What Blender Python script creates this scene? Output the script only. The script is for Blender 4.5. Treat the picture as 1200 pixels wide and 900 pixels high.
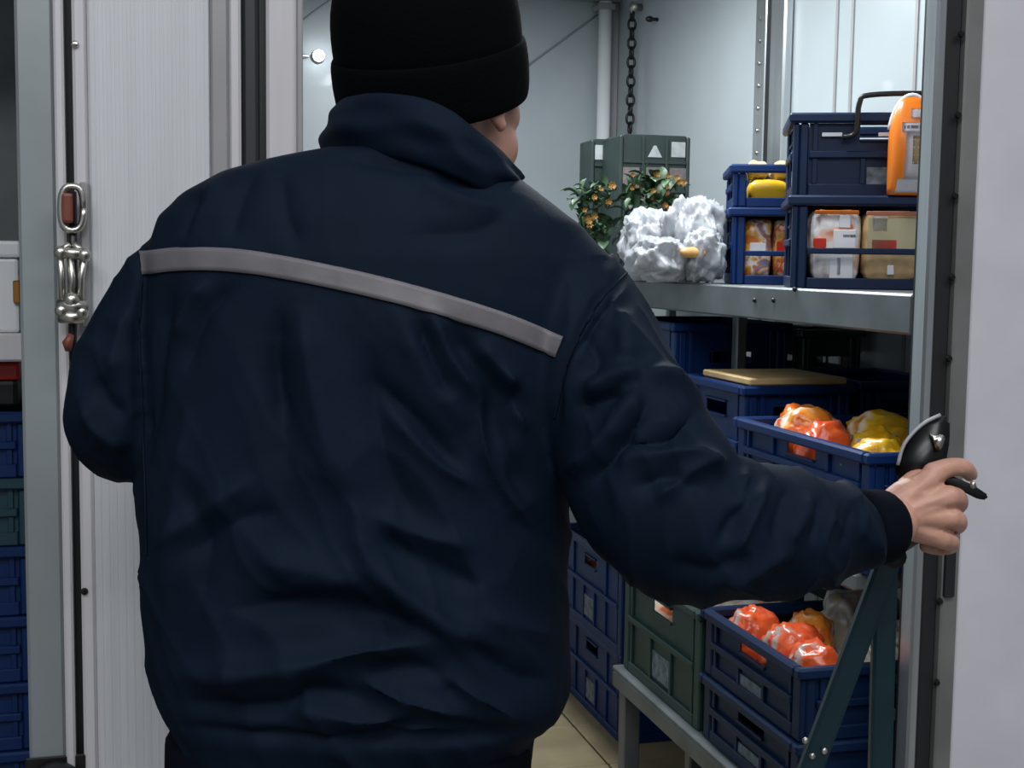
import bpy, bmesh, math, random
import numpy as np
from mathutils import Vector, Matrix
from mathutils.bvhtree import BVHTree
from mathutils import noise as mnoise

for o in list(bpy.data.objects): bpy.data.objects.remove(o, do_unlink=True)
S = bpy.context.scene
COL = S.collection
random.seed(7)

# ---------------------------------------------------------------- camera
FPX, YAW, PITCH, ROLL, CAMH = 1550.0, math.radians(15.2), math.radians(5.31), math.radians(0.77), 1.38
Fh = Vector((math.sin(YAW), math.cos(YAW), 0)); Rh = Vector((math.cos(YAW), -math.sin(YAW), 0)); UPV = Vector((0, 0, 1))
CF = (Fh*math.cos(PITCH) - UPV*math.sin(PITCH)).normalized()
CU0 = (UPV*math.cos(PITCH) + Fh*math.sin(PITCH)).normalized()
CR = (Rh*math.cos(ROLL) + CU0*math.sin(ROLL)).normalized()
CU = (CU0*math.cos(ROLL) - Rh*math.sin(ROLL)).normalized()
CAM = Vector((0, 0, CAMH))
cam = bpy.data.cameras.new('camera'); cam_o = bpy.data.objects.new('camera', cam); COL.objects.link(cam_o)
cam.sensor_width = 36; cam.lens = FPX/1200*36; cam.clip_start = 0.02; cam.clip_end = 60
M = Matrix((CR, CU, -CF)).transposed().to_4x4(); M.translation = CAM
cam_o.matrix_world = M
S.camera = cam_o

# ---------------------------------------------------------------- world, lamps, exposure
w = bpy.data.worlds.new('world'); S.world = w; w.use_nodes = True
w.node_tree.nodes['Background'].inputs[0].default_value = (0.80, 0.88, 1.0, 1)
w.node_tree.nodes['Background'].inputs[1].default_value = 0.19

def area(name, loc, target, sx, sy, power, col=(1, 1, 1)):
    l = bpy.data.lights.new(name, 'AREA'); l.shape = 'RECTANGLE'; l.size = sx; l.size_y = sy; l.energy = power; l.color = col
    o = bpy.data.objects.new(name, l); COL.objects.link(o); o.location = loc
    o.rotation_euler = (Vector(target)-Vector(loc)).to_track_quat('-Z', 'Y').to_euler()
    return o
# hall ceiling lamps left and right, an added rear fill, and the cold room's own ceiling lamp, all pointing straight down
area('hall_ceiling_light_left_offscreen', (-0.9, -0.6, 3.7), (-0.9, -0.6, 0), 2.4, 0.9, 58, (0.98, 0.99, 1))
area('hall_ceiling_light_right_offscreen', (1.6, -0.2, 3.7), (1.6, -0.2, 0), 2.4, 0.9, 44, (0.98, 0.99, 1))
area('hall_fill_light_rear_offscreen', (-0.6, -2.9, 3.7), (-0.6, -2.9, 0), 2.4, 0.9, 105, (0.98, 0.99, 1))  # added unseen fill lamp, brightens the front wall and lower door leaf
area('cold_room_ceiling_light_offscreen', (1.0, 3.1, 2.36), (1.0, 3.1, 0), 0.16, 1.7, 46, (0.93, 0.98, 1))
S.view_settings.view_transform = 'Standard'; S.view_settings.look = 'None'
S.view_settings.gamma = 1; S.view_settings.use_curve_mapping = False
S.view_settings.exposure = 0.1

# ---------------------------------------------------------------- pixel helpers (1200 x 900 frame)
def ray(px, py): return CF + CR*((px-600)/FPX) - CU*((py-450)/FPX)
def W(px, py, z): return CAM + ray(px, py)*z
def onX(px, py, x): d = ray(px, py); return CAM + d*((x-CAM.x)/d.x)
def onY(px, py, y): d = ray(px, py); return CAM + d*((y-CAM.y)/d.y)
def onZ(px, py, z): d = ray(px, py); return CAM + d*((z-CAM.z)/d.z)
def xAt(px, y, py=306): return onY(px, py, y).x
def yAt(px, x, py=306): return onX(px, py, x).y
def proj(co):
    v = co - np.array(CAM)
    z = v @ np.array(CF)
    return 600 + FPX*(v @ np.array(CR))/z, 450 - FPX*(v @ np.array(CU))/z, z

# ---------------------------------------------------------------- materials
def lin(c):
    return tuple(((v/255)/12.92 if v/255 <= 0.04045 else ((v/255+0.055)/1.055)**2.4) for v in c)
MATS = {}
def mat(name, rgb, rough=0.5, metal=0.0, var=0.0, scale=6.0, bump=0.0, bscale=60.0, trans=0.0, sheen=0.0, emit=None, stretch=None, spec=0.5, coat=0.0):
    if name in MATS: return MATS[name]
    m = bpy.data.materials.new(name); m.use_nodes = True; nt = m.node_tree; b = nt.nodes['Principled BSDF']
    c = lin(rgb); b.inputs['Base Color'].default_value = (*c, 1)
    b.inputs['Roughness'].default_value = rough; b.inputs['Metallic'].default_value = metal
    b.inputs['Specular IOR Level'].default_value = spec
    if trans: b.inputs['Transmission Weight'].default_value = trans
    if coat: b.inputs['Coat Weight'].default_value = coat
    if sheen:
        b.inputs['Sheen Weight'].default_value = sheen; b.inputs['Sheen Roughness'].default_value = 0.5
    tc = nt.nodes.new('ShaderNodeTexCoord'); src = tc.outputs['Object']
    if stretch:
        mp = nt.nodes.new('ShaderNodeMapping'); mp.inputs['Scale'].default_value = stretch
        nt.links.new(src, mp.inputs['Vector']); src = mp.outputs['Vector']
    if var:
        n = nt.nodes.new('ShaderNodeTexNoise'); n.inputs['Scale'].default_value = scale; n.inputs['Detail'].default_value = 5
        nt.links.new(src, n.inputs['Vector'])
        r = nt.nodes.new('ShaderNodeValToRGB')
        r.color_ramp.elements[0].position = 0.3; r.color_ramp.elements[1].position = 0.7
        r.color_ramp.elements[0].color = (*[v*(1-var) for v in c], 1); r.color_ramp.elements[1].color = (*[min(1, v*(1+var)) for v in c], 1)
        nt.links.new(n.outputs['Fac'], r.inputs['Fac']); nt.links.new(r.outputs['Color'], b.inputs['Base Color'])
    if bump:
        n2 = nt.nodes.new('ShaderNodeTexNoise'); n2.inputs['Scale'].default_value = bscale; n2.inputs['Detail'].default_value = 4
        nt.links.new(src, n2.inputs['Vector'])
        bp = nt.nodes.new('ShaderNodeBump'); bp.inputs['Strength'].default_value = bump; bp.inputs['Distance'].default_value = 0.004
        nt.links.new(n2.outputs['Fac'], bp.inputs['Height']); nt.links.new(bp.outputs['Normal'], b.inputs['Normal'])
    if emit:
        b.inputs['Emission Color'].default_value = (*lin(emit[0]), 1); b.inputs['Emission Strength'].default_value = emit[1]
    MATS[name] = m; return m

def printed(name, cols, scale=18, rough=0.25, trans=0.0):
    """glossy printed film: hard edged patches of several inks"""
    if name in MATS: return MATS[name]
    m = bpy.data.materials.new(name); m.use_nodes = True; nt = m.node_tree; b = nt.nodes['Principled BSDF']
    b.inputs['Roughness'].default_value = rough
    if trans: b.inputs['Transmission Weight'].default_value = trans
    tc = nt.nodes.new('ShaderNodeTexCoord')
    n = nt.nodes.new('ShaderNodeTexNoise'); n.inputs['Scale'].default_value = scale; n.inputs['Detail'].default_value = 2; n.inputs['Distortion'].default_value = 0.6
    nt.links.new(tc.outputs['Object'], n.inputs['Vector'])
    r = nt.nodes.new('ShaderNodeValToRGB'); r.color_ramp.interpolation = 'EASE'
    els = r.color_ramp.elements; k = len(cols)
    lo, hi = 0.32, 0.68
    for i, c in enumerate(cols):
        p = lo + (hi-lo)*i/max(1, k-1)
        e = els[i] if i < 2 else els.new(p)
        e.position = p; e.color = (*lin(c), 1)
    nt.links.new(n.outputs['Fac'], r.inputs['Fac']); nt.links.new(r.outputs['Color'], b.inputs['Base Color'])
    n2 = nt.nodes.new('ShaderNodeTexNoise'); n2.inputs['Scale'].default_value = 35; n2.inputs['Detail'].default_value = 3
    nt.links.new(tc.outputs['Object'], n2.inputs['Vector'])
    bp = nt.nodes.new('ShaderNodeBump'); bp.inputs['Strength'].default_value = 0.5; bp.inputs['Distance'].default_value = 0.006
    nt.links.new(n2.outputs['Fac'], bp.inputs['Height']); nt.links.new(bp.outputs['Normal'], b.inputs['Normal'])
    MATS[name] = m; return m

M_white = mat('white_panel', (194, 197, 201), 0.38, var=0.05, scale=3, stretch=(30, 30, 0.6), bump=0.05, bscale=8)
M_white_r = mat('white_plaster_panel', (197, 196, 203), 0.5, var=0.05, scale=9, bump=0.05, bscale=20)
M_frame = mat('pale_frame', (196, 194, 198), 0.4, var=0.05, scale=4, stretch=(20, 20, 0.5))
M_grey = mat('grey_steel_post', (138, 145, 147), 0.45, 0.25, var=0.10, scale=5, bump=0.08, bscale=14)
M_trim = mat('grey_edge_trim', (150, 149, 152), 0.45, 0.2, var=0.06, scale=6)
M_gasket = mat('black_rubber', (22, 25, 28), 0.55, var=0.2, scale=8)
M_alu = mat('brushed_aluminium', (186, 190, 192), 0.28, 0.85, var=0.10, scale=5, stretch=(12, 12, 0.6))
M_shelfm = mat('galvanised_steel', (108, 114, 117), 0.42, 0.55, var=0.22, scale=9, bump=0.06, bscale=18)
M_coldwall = mat('cold_room_panel', (172, 180, 184), 0.33, 0.1, var=0.06, scale=2.5, bump=0.10, bscale=5, coat=0.1)
M_ceiling = mat('ceiling_panel', (170, 176, 178), 0.5, var=0.05)
M_floor = mat('beige_floor_tile', (128, 116, 90), 0.45, var=0.22, scale=6, bump=0.08)
M_joint = mat('floor_joint', (70, 66, 56), 0.8)
M_hallfloor = mat('hall_concrete', (120, 120, 118), 0.7, var=0.15, scale=3)
M_blue = mat('blue_crate_plastic', (3, 37, 86), 0.45, spec=0.3, var=0.16, scale=9)
M_dblue = mat('dark_blue_crate_plastic', (2, 28, 60), 0.45, spec=0.3, var=0.18, scale=9)
M_green = mat('dark_green_crate_plastic', (26, 52, 48), 0.45, var=0.2, scale=9)
M_mark = mat('faded_print', (96, 106, 116), 0.6, var=0.6, scale=60)
M_ymark = mat('yellow_print', (190, 140, 30), 0.6, var=0.35, scale=60)
M_pinkmark = mat('pinkish_print', (100, 92, 92), 0.6, var=0.3, scale=60)
M_black = mat('black_plastic', (12, 13, 15), 0.35)
M_blackm = mat('black_wire', (30, 28, 28), 0.35, 0.4)
M_chrome = mat('chrome', (190, 188, 180), 0.34, 1.0, var=0.15, scale=30)
M_rust = mat('red_brown_tag', (112, 58, 44), 0.5, var=0.2, scale=40)
M_teal = mat('dark_teal_steel', (10, 44, 52), 0.4, 0.2, var=0.2, scale=12)
M_jacket = mat('navy_jacket_cloth', (11, 23, 37), 0.7, var=0.10, scale=14, bump=0.08, bscale=260, spec=0.07)
M_knit = mat('navy_knit', (8, 13, 21), 0.9, bump=0.2, bscale=300, spec=0.05)
M_stripe = mat('grey_reflective_tape', (92, 89, 94), 0.55, var=0.12, scale=30, bump=0.12, bscale=60)
M_beanie = mat('black_knit', (5, 7, 9), 0.95, bump=0.25, bscale=300, spec=0.05)
M_skin = mat('skin', (180, 135, 117), 0.5, var=0.09, scale=30, bump=0.10, bscale=120)
M_nail = mat('nail', (214, 168, 152), 0.3)
M_trouser = mat('black_trousers', (13, 17, 24), 0.75, var=0.15)
M_shoe = mat('black_shoe_leather', (16, 15, 15), 0.45)
M_whitep = mat('white_plastic', (215, 218, 222), 0.4, var=0.03)
M_red = mat('red_film', (196, 46, 28), 0.3, var=0.15, scale=20)
M_orange = mat('orange_film', (226, 120, 30), 0.3, var=0.12, scale=14)
M_filmw = mat('white_film', (226, 226, 230), 0.25, var=0.06, scale=20)
M_tan = mat('bread_tan', (200, 168, 122), 0.45, var=0.2, scale=40)
M_olive = mat('clear_bag_over_bread', (176, 166, 132), 0.25, var=0.12, scale=12)
M_yellow = mat('yellow_film', (226, 180, 40), 0.3, var=0.12, scale=18)
M_loaf = mat('pale_loaf', (206, 188, 132), 0.4, var=0.15, scale=25)
M_card = mat('cardboard', (184, 158, 112), 0.8, var=0.15, scale=20)
M_leaf = mat('leaf_green', (58, 82, 58), 0.45, var=0.35, scale=30)
M_stem = mat('stem_green', (70, 100, 60), 0.5)
M_flower = mat('orange_blossom', (150, 112, 52), 0.5, var=0.3, scale=60)
M_bulb = mat('lamp_glass', (255, 255, 255), 0.3, emit=((245, 250, 255), 14))
P_bread = printed('bread_print', [(214, 120, 50), (232, 170, 60), (236, 226, 220), (190, 120, 80), (120, 130, 170)], 26)
P_bread2 = printed('bread_print_warm', [(222, 140, 50), (214, 170, 90), (200, 80, 40), (232, 216, 180), (190, 140, 70)], 32)
P_white = printed('white_orange_print', [(200, 190, 188), (228, 226, 226), (226, 222, 220), (226, 190, 170), (206, 110, 70)], 16)
P_oran = printed('orange_print', [(204, 92, 30), (214, 106, 34), (222, 140, 50), (224, 206, 186), (204, 80, 28)], 13)
P_yel = printed('yellow_print_film', [(206, 150, 20), (218, 166, 26), (226, 180, 50), (224, 210, 180), (190, 120, 20)], 13)
P_redo = printed('red_orange_print', [(196, 56, 30), (206, 90, 44), (200, 76, 38), (160, 150, 140), (190, 60, 32)], 13)
P_plas = printed('clear_plastic_print', [(150, 148, 138), (178, 172, 154), (196, 196, 196), (160, 150, 122), (140, 140, 140)], 9, 0.2)

def bagmat():
    m = bpy.data.materials.new('white_bag_film'); m.use_nodes = True; nt = m.node_tree; b = nt.nodes['Principled BSDF']
    b.inputs['Base Color'].default_value = (0.44, 0.46, 0.49, 1); b.inputs['Roughness'].default_value = 0.16
    tr = nt.nodes.new('ShaderNodeBsdfTranslucent'); tr.inputs['Color'].default_value = (0.5, 0.52, 0.55, 1)
    mx = nt.nodes.new('ShaderNodeMixShader'); mx.inputs[0].default_value = 0.3
    nt.links.new(b.outputs[0], mx.inputs[1]); nt.links.new(tr.outputs[0], mx.inputs[2])
    nt.links.new(mx.outputs[0], nt.nodes['Material Output'].inputs[0])
    tc = nt.nodes.new('ShaderNodeTexCoord'); n = nt.nodes.new('ShaderNodeTexNoise'); n.inputs['Scale'].default_value = 30; n.inputs['Detail'].default_value = 4
    nt.links.new(tc.outputs['Object'], n.inputs['Vector'])
    bp = nt.nodes.new('ShaderNodeBump'); bp.inputs['Strength'].default_value = 0.45; bp.inputs['Distance'].default_value = 0.008
    nt.links.new(n.outputs['Fac'], bp.inputs['Height']); nt.links.new(bp.outputs['Normal'], b.inputs['Normal'])
    return m
M_bag = bagmat()

# ---------------------------------------------------------------- object helpers
def obj(name, bm, m, parent=None, smooth=False):
    me = bpy.data.meshes.new(name)
    if isinstance(bm, bmesh.types.BMesh):
        bm.normal_update(); bm.to_mesh(me); bm.free()
    else: me = bm; me.name = name
    if m is not None:
        me.materials.clear(); me.materials.append(m)
    if smooth:
        for p in me.polygons: p.use_smooth = True
    o = bpy.data.objects.new(name, me); COL.objects.link(o)
    if parent is not None: o.parent = parent
    return o
def tag(o, label, cat, group=None):
    o['label'] = label; o['category'] = cat
    if group: o['group'] = group
    return o
def thing(name, label, cat, loc=(0, 0, 0), rotz=0, group=None):
    o = bpy.data.objects.new(name, None); COL.objects.link(o); o.empty_display_size = 0.05
    o.location = loc; o.rotation_euler = (0, 0, rotz)
    return tag(o, label, cat, group)
def struct(name, bm, m, label=None, parent=None, smooth=False):
    o = obj(name, bm, m, parent, smooth)
    if parent is None:
        o['kind'] = 'structure'
        if label: o['label'] = label
    return o
def box(bm, x0, x1, y0, y1, z0, z1, bev=0.0, seg=1):
    r = bmesh.ops.create_cube(bm, size=1)
    for v in r['verts']:
        v.co = Vector(((x0+x1)/2 + v.co.x*(x1-x0), (y0+y1)/2 + v.co.y*(y1-y0), (z0+z1)/2 + v.co.z*(z1-z0)))
    if bev:
        es = list({e for v in r['verts'] for e in v.link_edges})
        bmesh.ops.bevel(bm, geom=es, offset=bev, segments=seg, affect='EDGES', profile=0.5)
    return bm
def B(*a, **k): return box(bmesh.new(), *a, **k)
def loft(bm, rings, cap=True, closed=True):
    vs = [[bm.verts.new(p) for p in r] for r in rings]
    n = len(vs[0])
    for a, b in zip(vs, vs[1:]):
        for i in range(n if closed else n-1):
            j = (i+1) % n
            bm.faces.new((a[i], a[j], b[j], b[i]))
    if cap:
        bm.faces.new(list(reversed(vs[0]))); bm.faces.new(vs[-1])
    return vs
def frames(pts):
    pts = [Vector(p) for p in pts]; T = []
    for i in range(len(pts)):
        a = pts[max(0, i-1)]; b = pts[min(len(pts)-1, i+1)]; T.append((b-a).normalized())
    ref = Vector((0, 0, 1)) if abs(T[0].z) < 0.9 else Vector((1, 0, 0))
    N = [(ref - T[0]*ref.dot(T[0])).normalized()]
    for i in range(1, len(pts)):
        n = N[-1] - T[i]*N[-1].dot(T[i]); N.append(n.normalized())
    return pts, T, N
def tube(bm, pts, rad, n=10, flat=1.0):
    pts, T, N = frames(pts)
    if not hasattr(rad, '__len__'): rad = [rad]*len(pts)
    rings = []
    for p, t, nn, r in zip(pts, T, N, rad):
        bn = t.cross(nn)
        rings.append([p + (nn*math.cos(2*math.pi*k/n) + bn*math.sin(2*math.pi*k/n)*flat)*r for k in range(n)])
    loft(bm, rings); return bm
def catmull(pts, per=6):
    P = [Vector(p) for p in pts]; P = [P[0]*2-P[1]] + P + [P[-1]*2-P[-2]]; out = []
    for i in range(1, len(P)-2):
        for k in range(per):
            t = k/per
            out.append(0.5*((2*P[i]) + (P[i+1]-P[i-1])*t + (2*P[i-1]-5*P[i]+4*P[i+1]-P[i+2])*t*t + (3*P[i]-P[i-1]-3*P[i+1]+P[i+2])*t**3))
    out.append(P[-2]); return out
def ell(bm, c, axes, seg=24, rings=16):
    r = bmesh.ops.create_uvsphere(bm, u_segments=seg, v_segments=rings, radius=1)
    A = Matrix(axes).transposed()
    for v in r['verts']: v.co = Vector(c) + A @ v.co
    return r['verts']
def evalmesh(bm, voxel=None, smooth=0, name='m', subsurf=0):
    me = bpy.data.meshes.new(name); bm.to_mesh(me); bm.free()
    o = bpy.data.objects.new('tmp', me); COL.objects.link(o)
    if voxel:
        r = o.modifiers.new('r', 'REMESH'); r.mode = 'VOXEL'; r.voxel_size = voxel; r.use_smooth_shade = True
    if smooth:
        s = o.modifiers.new('s', 'SMOOTH'); s.factor = 0.5; s.iterations = smooth
    if subsurf:
        s = o.modifiers.new('u', 'SUBSURF'); s.levels = subsurf
    dg = bpy.context.evaluated_depsgraph_get(); dg.update()
    out = bpy.data.meshes.new_from_object(o.evaluated_get(dg))
    bpy.data.objects.remove(o, do_unlink=True); return out
def joinmesh(meshes):
    bm = bmesh.new()
    for m in meshes: bm.from_mesh(m)
    return bm

# ================================================================ SETTING
YD = 1.855                      # plane of the door front
XR, YB, ZC = 1.75, 4.95, 2.42   # inside of cold room
XL = 0.07
# floors with tiles inside the cold room
struct('floor', B(-4, 5, -3.5, 7.5, -0.06, -0.012), M_joint, 'floor bed with dark joints under the beige tiles')
fl = bpy.data.objects['floor']
def tiles():
    base = bpy.data.meshes.new('floor_tile'); bm = B(-0.147, 0.147, -0.147, 0.147, -0.012, 0, bev=0.003); bm.to_mesh(base); bm.free(); base.materials.append(M_floor)
    for i in range(-4, 6):
        for j in range(4, 16):
            o = bpy.data.objects.new('floor_tile', base); COL.objects.link(o); o.parent = fl
            o.location = (0.15+i*0.3, 0.5+j*0.3, 0.0)
tiles()
struct('floor_hall', B(-4, 5, -3.5, 1.54, -0.012, 0.0), M_hallfloor, 'grey concrete floor of the hall outside')
# cold room walls
bw = struct('wall_back', B(XL-0.1, XR+0.1, YB, YB+0.1, 0, ZC+0.1), M_coldwall, 'pale grey insulated back wall of the cold room')
for px in (440,):
    x = xAt(px, YB)
    obj('panel_joint', B(x-0.004, x+0.004, YB-0.003, YB, 0, ZC), M_trim, bw)
rw = struct('wall_right', B(XR, XR+0.1, YD+0.09, YB, 0, ZC+0.1), M_coldwall, 'shiny grey panelled side wall behind the shelving')
for px in (972, 990, 1064):
    y = yAt(px, XR)
    obj('panel_joint', B(XR-0.004, XR, y-0.006, y+0.006, 0, ZC), M_trim, rw)
y0, y1 = yAt(903, XR), yAt(895, XR)
obj('dark_joint', B(XR-0.012, XR, y0, y1, 0, ZC), M_gasket, rw)  # plain black strip along the joint beside the steel strip
obj('steel_strip', B(XR-0.016, XR, y1, yAt(883, XR), 0, ZC, bev=0.003), M_alu, rw)
t4 = struct('trim_4', B(XR-0.03, XR, yAt(922, XR), yAt(905, XR), 0, ZC, bev=0.006), M_alu, 'bright steel upright on the side wall')
for k in range(14):
    z = 1.45+k*0.065; y = (y1+yAt(883, XR))/2
    bm = bmesh.new(); bmesh.ops.create_cone(bm, cap_ends=True, segments=8, radius1=0.006, radius2=0.004, depth=0.006, matrix=Matrix.Translation((XR-0.019, y, z)) @ Matrix.Rotation(math.pi/2, 4, 'Y'))
    obj('rivet', bm, M_chrome, t4)
struct('wall_left', B(XL-0.1, XL, YD+0.09, YB, 0, ZC+0.1), M_coldwall, 'partition between the two cold rooms')
cl = struct('ceiling', B(-1.3, XR+0.1, YD, YB+0.1, ZC, ZC+0.1), M_ceiling, 'grey ceiling of the cold room')
obj('ceiling_trim', B(XL, XR, YB-0.05, YB, ZC-0.045, ZC, bev=0.008), M_trim, cl)
# corner strips
struct('trim_5', B(XR-0.075, XR, YB-0.02, YB, 0, ZC, bev=0.004), M_trim, 'grey corner strip of the cold room')
# side room seen past the steel post
struct('wall_side_back', B(-1.3, XL-0.1, 3.7, 3.8, 0, ZC+0.1), mat('stained_panel', (160, 166, 168), 0.5, var=0.2, scale=5), 'stained grey back wall of the neighbouring cold room')
struct('wall_side_left', B(-1.4, -1.3, YD+0.09, 3.8, 0, ZC+0.1), M_coldwall, 'left wall of the neighbouring cold room')
# front wall
hd = 2.3
struct('wall_front_header', B(-3, 4, YD, YD+0.09, hd, 3.4), M_white, 'white wall above the doorways')
struct('wall_front_left', B(-3, -1.2, YD, YD+0.09, 0, hd), M_white, 'white wall beyond the neighbouring doorway')
xr0 = xAt(1128, YD, 450)
struct('wall_front_right', B(xr0, 4, YD-0.012, YD+0.066, 0, hd, bev=0.004), M_white_r, 'white wall panel right of the open doorway')
t1 = struct('trim_1', B(xAt(24, YD), xAt(68, YD), YD-0.02, YD+0.09, 0, hd, bev=0.004), M_grey, 'grey steel door post with scuffs')
obj('post_flange', B(xAt(68.5, YD), xAt(80, YD), YD-0.026, YD+0.05, 0, hd, bev=0.003), M_frame, t1)
wm = struct('wall_front_middle', B(xAt(80, YD), xAt(312, YD), YD+0.005, YD+0.09, 0, hd), M_gasket, 'black backing for the gap between the grey post and the door leaf')  # darkness of the gap is put into the colour of this backing
# door leaf with its edge profiles
d1 = struct('door_1', B(xAt(106, YD-0.03), xAt(248, YD-0.03), YD-0.03, YD+0.004, 0.02, hd-0.02, bev=0.003), M_white, 'white ribbed insulated door leaf behind the man')
obj('edge_flange', B(xAt(88.5, YD-0.026), xAt(105.6, YD-0.026), YD-0.026, YD+0.004, 0.02, hd-0.02, bev=0.004), M_frame, d1)
for k in range(15):
    px = 112+k*9.4; x = xAt(px, YD-0.03)
    obj('rib', B(x-0.0030, x+0.0030, YD-0.0304, YD-0.029, 0.03, hd-0.03, bev=0.0005), M_white, d1)
obj('grey_edge', B(xAt(248.3, YD-0.03), xAt(269, YD-0.03), YD-0.034, YD+0.004, 0.02, hd-0.02, bev=0.003), M_trim, d1)
obj('light_edge', B(xAt(269.3, YD-0.03), xAt(284, YD-0.03), YD-0.028, YD+0.004, 0.02, hd-0.02, bev=0.004), M_frame, d1)
g = obj('gasket', B(xAt(284.5, YD-0.01), xAt(304, YD-0.01), YD-0.012, YD+0.004, 0.02, hd-0.02, bev=0.005), mat('grey_rubber', (44, 48, 53), 0.45), d1)
obj('gasket_lip', B(xAt(304.5, YD), xAt(311.5, YD), YD-0.004, YD+0.004, 0.02, hd-0.02), M_gasket, d1)
for (px, py) in ((99, 693), (88, 52)):
    p = onY(px, py, YD-0.027)
    bm = bmesh.new(); bmesh.ops.create_uvsphere(bm, u_segments=10, v_segments=6, radius=0.005, matrix=Matrix.Translation(p)); obj('bolt', bm, M_blackm if py > 300 else M_chrome, d1)
t2 = struct('trim_2', B(xAt(312, YD), xAt(352, YD), YD-0.015, YD+0.09, 0, hd, bev=0.004), M_frame, 'white left jamb of the open doorway')
obj('jamb_edge', B(xAt(347.5, YD-0.016), xAt(355, YD-0.016), YD-0.022, YD+0.085, 0, hd, bev=0.002), M_trim, t2)
# right jamb
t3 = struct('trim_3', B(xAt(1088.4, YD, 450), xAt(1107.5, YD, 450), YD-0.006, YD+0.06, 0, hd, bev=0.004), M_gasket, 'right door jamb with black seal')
obj('steel_return', B(xAt(1076, YD, 450), xAt(1088, YD, 450), YD-0.012, YD+0.024, 0, hd, bev=0.004), M_alu, t3)
gs = obj('grey_strip', B(xAt(1107.9, YD, 450), xAt(1127.5, YD, 450), YD-0.016, YD+0.06, 0, hd, bev=0.003), mat('grey_strip_metal', (126, 126, 124), 0.45, 0.4, var=0.2, scale=7), t3)
for k in range(9):
    p = onY(1127-k*3.6, 40+k*95, YD-0.017)
    bm = bmesh.new(); bmesh.ops.create_cone(bm, cap_ends=True, segments=10, radius1=0.006, radius2=0.004, depth=0.005, matrix=Matrix.Translation(p) @ Matrix.Rotation(math.pi/2, 4, 'X'))
    obj('screw', bm, M_blackm, gs)
p = onY(1112, 678, YD-0.018)
obj('strike_plate', B(p.x-0.009, p.x+0.009, p.y-0.006, p.y+0.004, p.z-0.03, p.z+0.05, bev=0.002), M_gasket, gs)

# ---- things fixed to the cold room walls
def vt(px, y, py=306): return onY(px, py, y)
p = onY(706, 160, YB-0.05); r = 0.026
pipe = thing('conduit_pipe', 'bright steel vertical pipe in the room corner', 'pipe', (p.x, YB-0.055, 0))
obj('pipe', tube(bmesh.new(), [(0, 0, 0.0), (0, 0, 1.0), (0, 0, ZC-0.05)], r, 16), mat('polished_pipe', (236, 238, 240), 0.18, 0.0), pipe, True)
for z in (1.75, 2.35): obj('clamp', B(-0.034, 0.034, -0.03, 0.055, z-0.012, z+0.012, bev=0.004), M_trim, pipe)
# hanging chain
p0 = onX(741, 12, XR-0.035); p1 = onX(741, 155, XR-0.035)
ch = thing('hanging_chain', 'dark chain hanging on the side wall near the corner', 'chain', (p0.x, p0.y, p1.z))
Lc = p0.z-p1.z; nl = 13
for k in range(nl):
    bm = bmesh.new(); c = Vector((0, 0, Lc*(k+0.5)/nl)); hh = Lc/nl*0.62; ww = 0.014
    loop = [c+Vector((math.cos(a)*ww*(k % 2), math.cos(a)*ww*(1-k % 2), math.sin(a)*hh)) for a in [2*math.pi*i/14 for i in range(14)]]
    rings = []
    for i, q in enumerate(loop):
        t = (loop[(i+1) % 14]-loop[i-1]).normalized(); nn = (q-c).normalized(); bn = t.cross(nn).normalized(); nn = bn.cross(t)
        rings.append([q+(nn*math.cos(a)+bn*math.sin(a))*0.005 for a in [2*math.pi*i2/6 for i2 in range(6)]])
    rings.append(rings[0]); loft(bm, rings, cap=False); bmesh.ops.remove_doubles(bm, verts=bm.verts, dist=1e-5)
    obj('link', bm, M_blackm, ch, True)
obj('hook', tube(bmesh.new(), [(0.035, 0, Lc+0.02), (0.0, 0, Lc+0.02), (0, 0, Lc-0.01)], 0.006, 8), M_chrome, ch, True)
for nm, px, py, rr, lab, m in (('steel_knob', 752, 9, 0.022, 'shiny round steel knob high on the side wall', M_chrome), ('black_peg', 771, 23, 0.011, 'small black peg beside the shiny wall knob', M_black)):
    p = onX(px, py, XR); bm = bmesh.new()
    rot = Matrix.Translation(p) @ Matrix.Rotation(-math.pi/2, 4, 'Y')
    prof = [(0.012*rr/0.02, 0), (0.012*rr/0.02, 0.02), (rr, 0.025), (rr, 0.035), (rr*0.6, 0.045), (0.001, 0.047)]
    loft(bm, [[rot @ Vector((math.cos(a)*q, math.sin(a)*q, h)) for a in [2*math.pi*i/16 for i in range(16)]] for q, h in prof])
    tag(obj(nm, bm, m, None, True), lab, 'knob' if nm == 'steel_knob' else 'peg')
# small lamp on the back wall
p = onY(372, 67, YB)
lm = thing('wall_lamp', 'small bright round lamp on the back wall', 'lamp', (p.x, YB, p.z-0.05))
bm = bmesh.new(); bmesh.ops.create_uvsphere(bm, u_segments=16, v_segments=10, radius=0.021, matrix=Matrix.Translation((0, -0.04, 0.05))); obj('bulb', bm, M_bulb, lm, True)
bm = bmesh.new(); bmesh.ops.create_cone(bm, cap_ends=True, segments=20, radius1=0.026, radius2=0.018, depth=0.025, matrix=Matrix.Translation((0, -0.013, 0.05)) @ Matrix.Rotation(math.pi/2, 4, 'X')); obj('lamp_base', bm, M_trim, lm, True)
obj('arm', B(-0.10, -0.03, -0.02, -0.008, 0.044, 0.056, bev=0.003), M_alu, lm)
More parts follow.
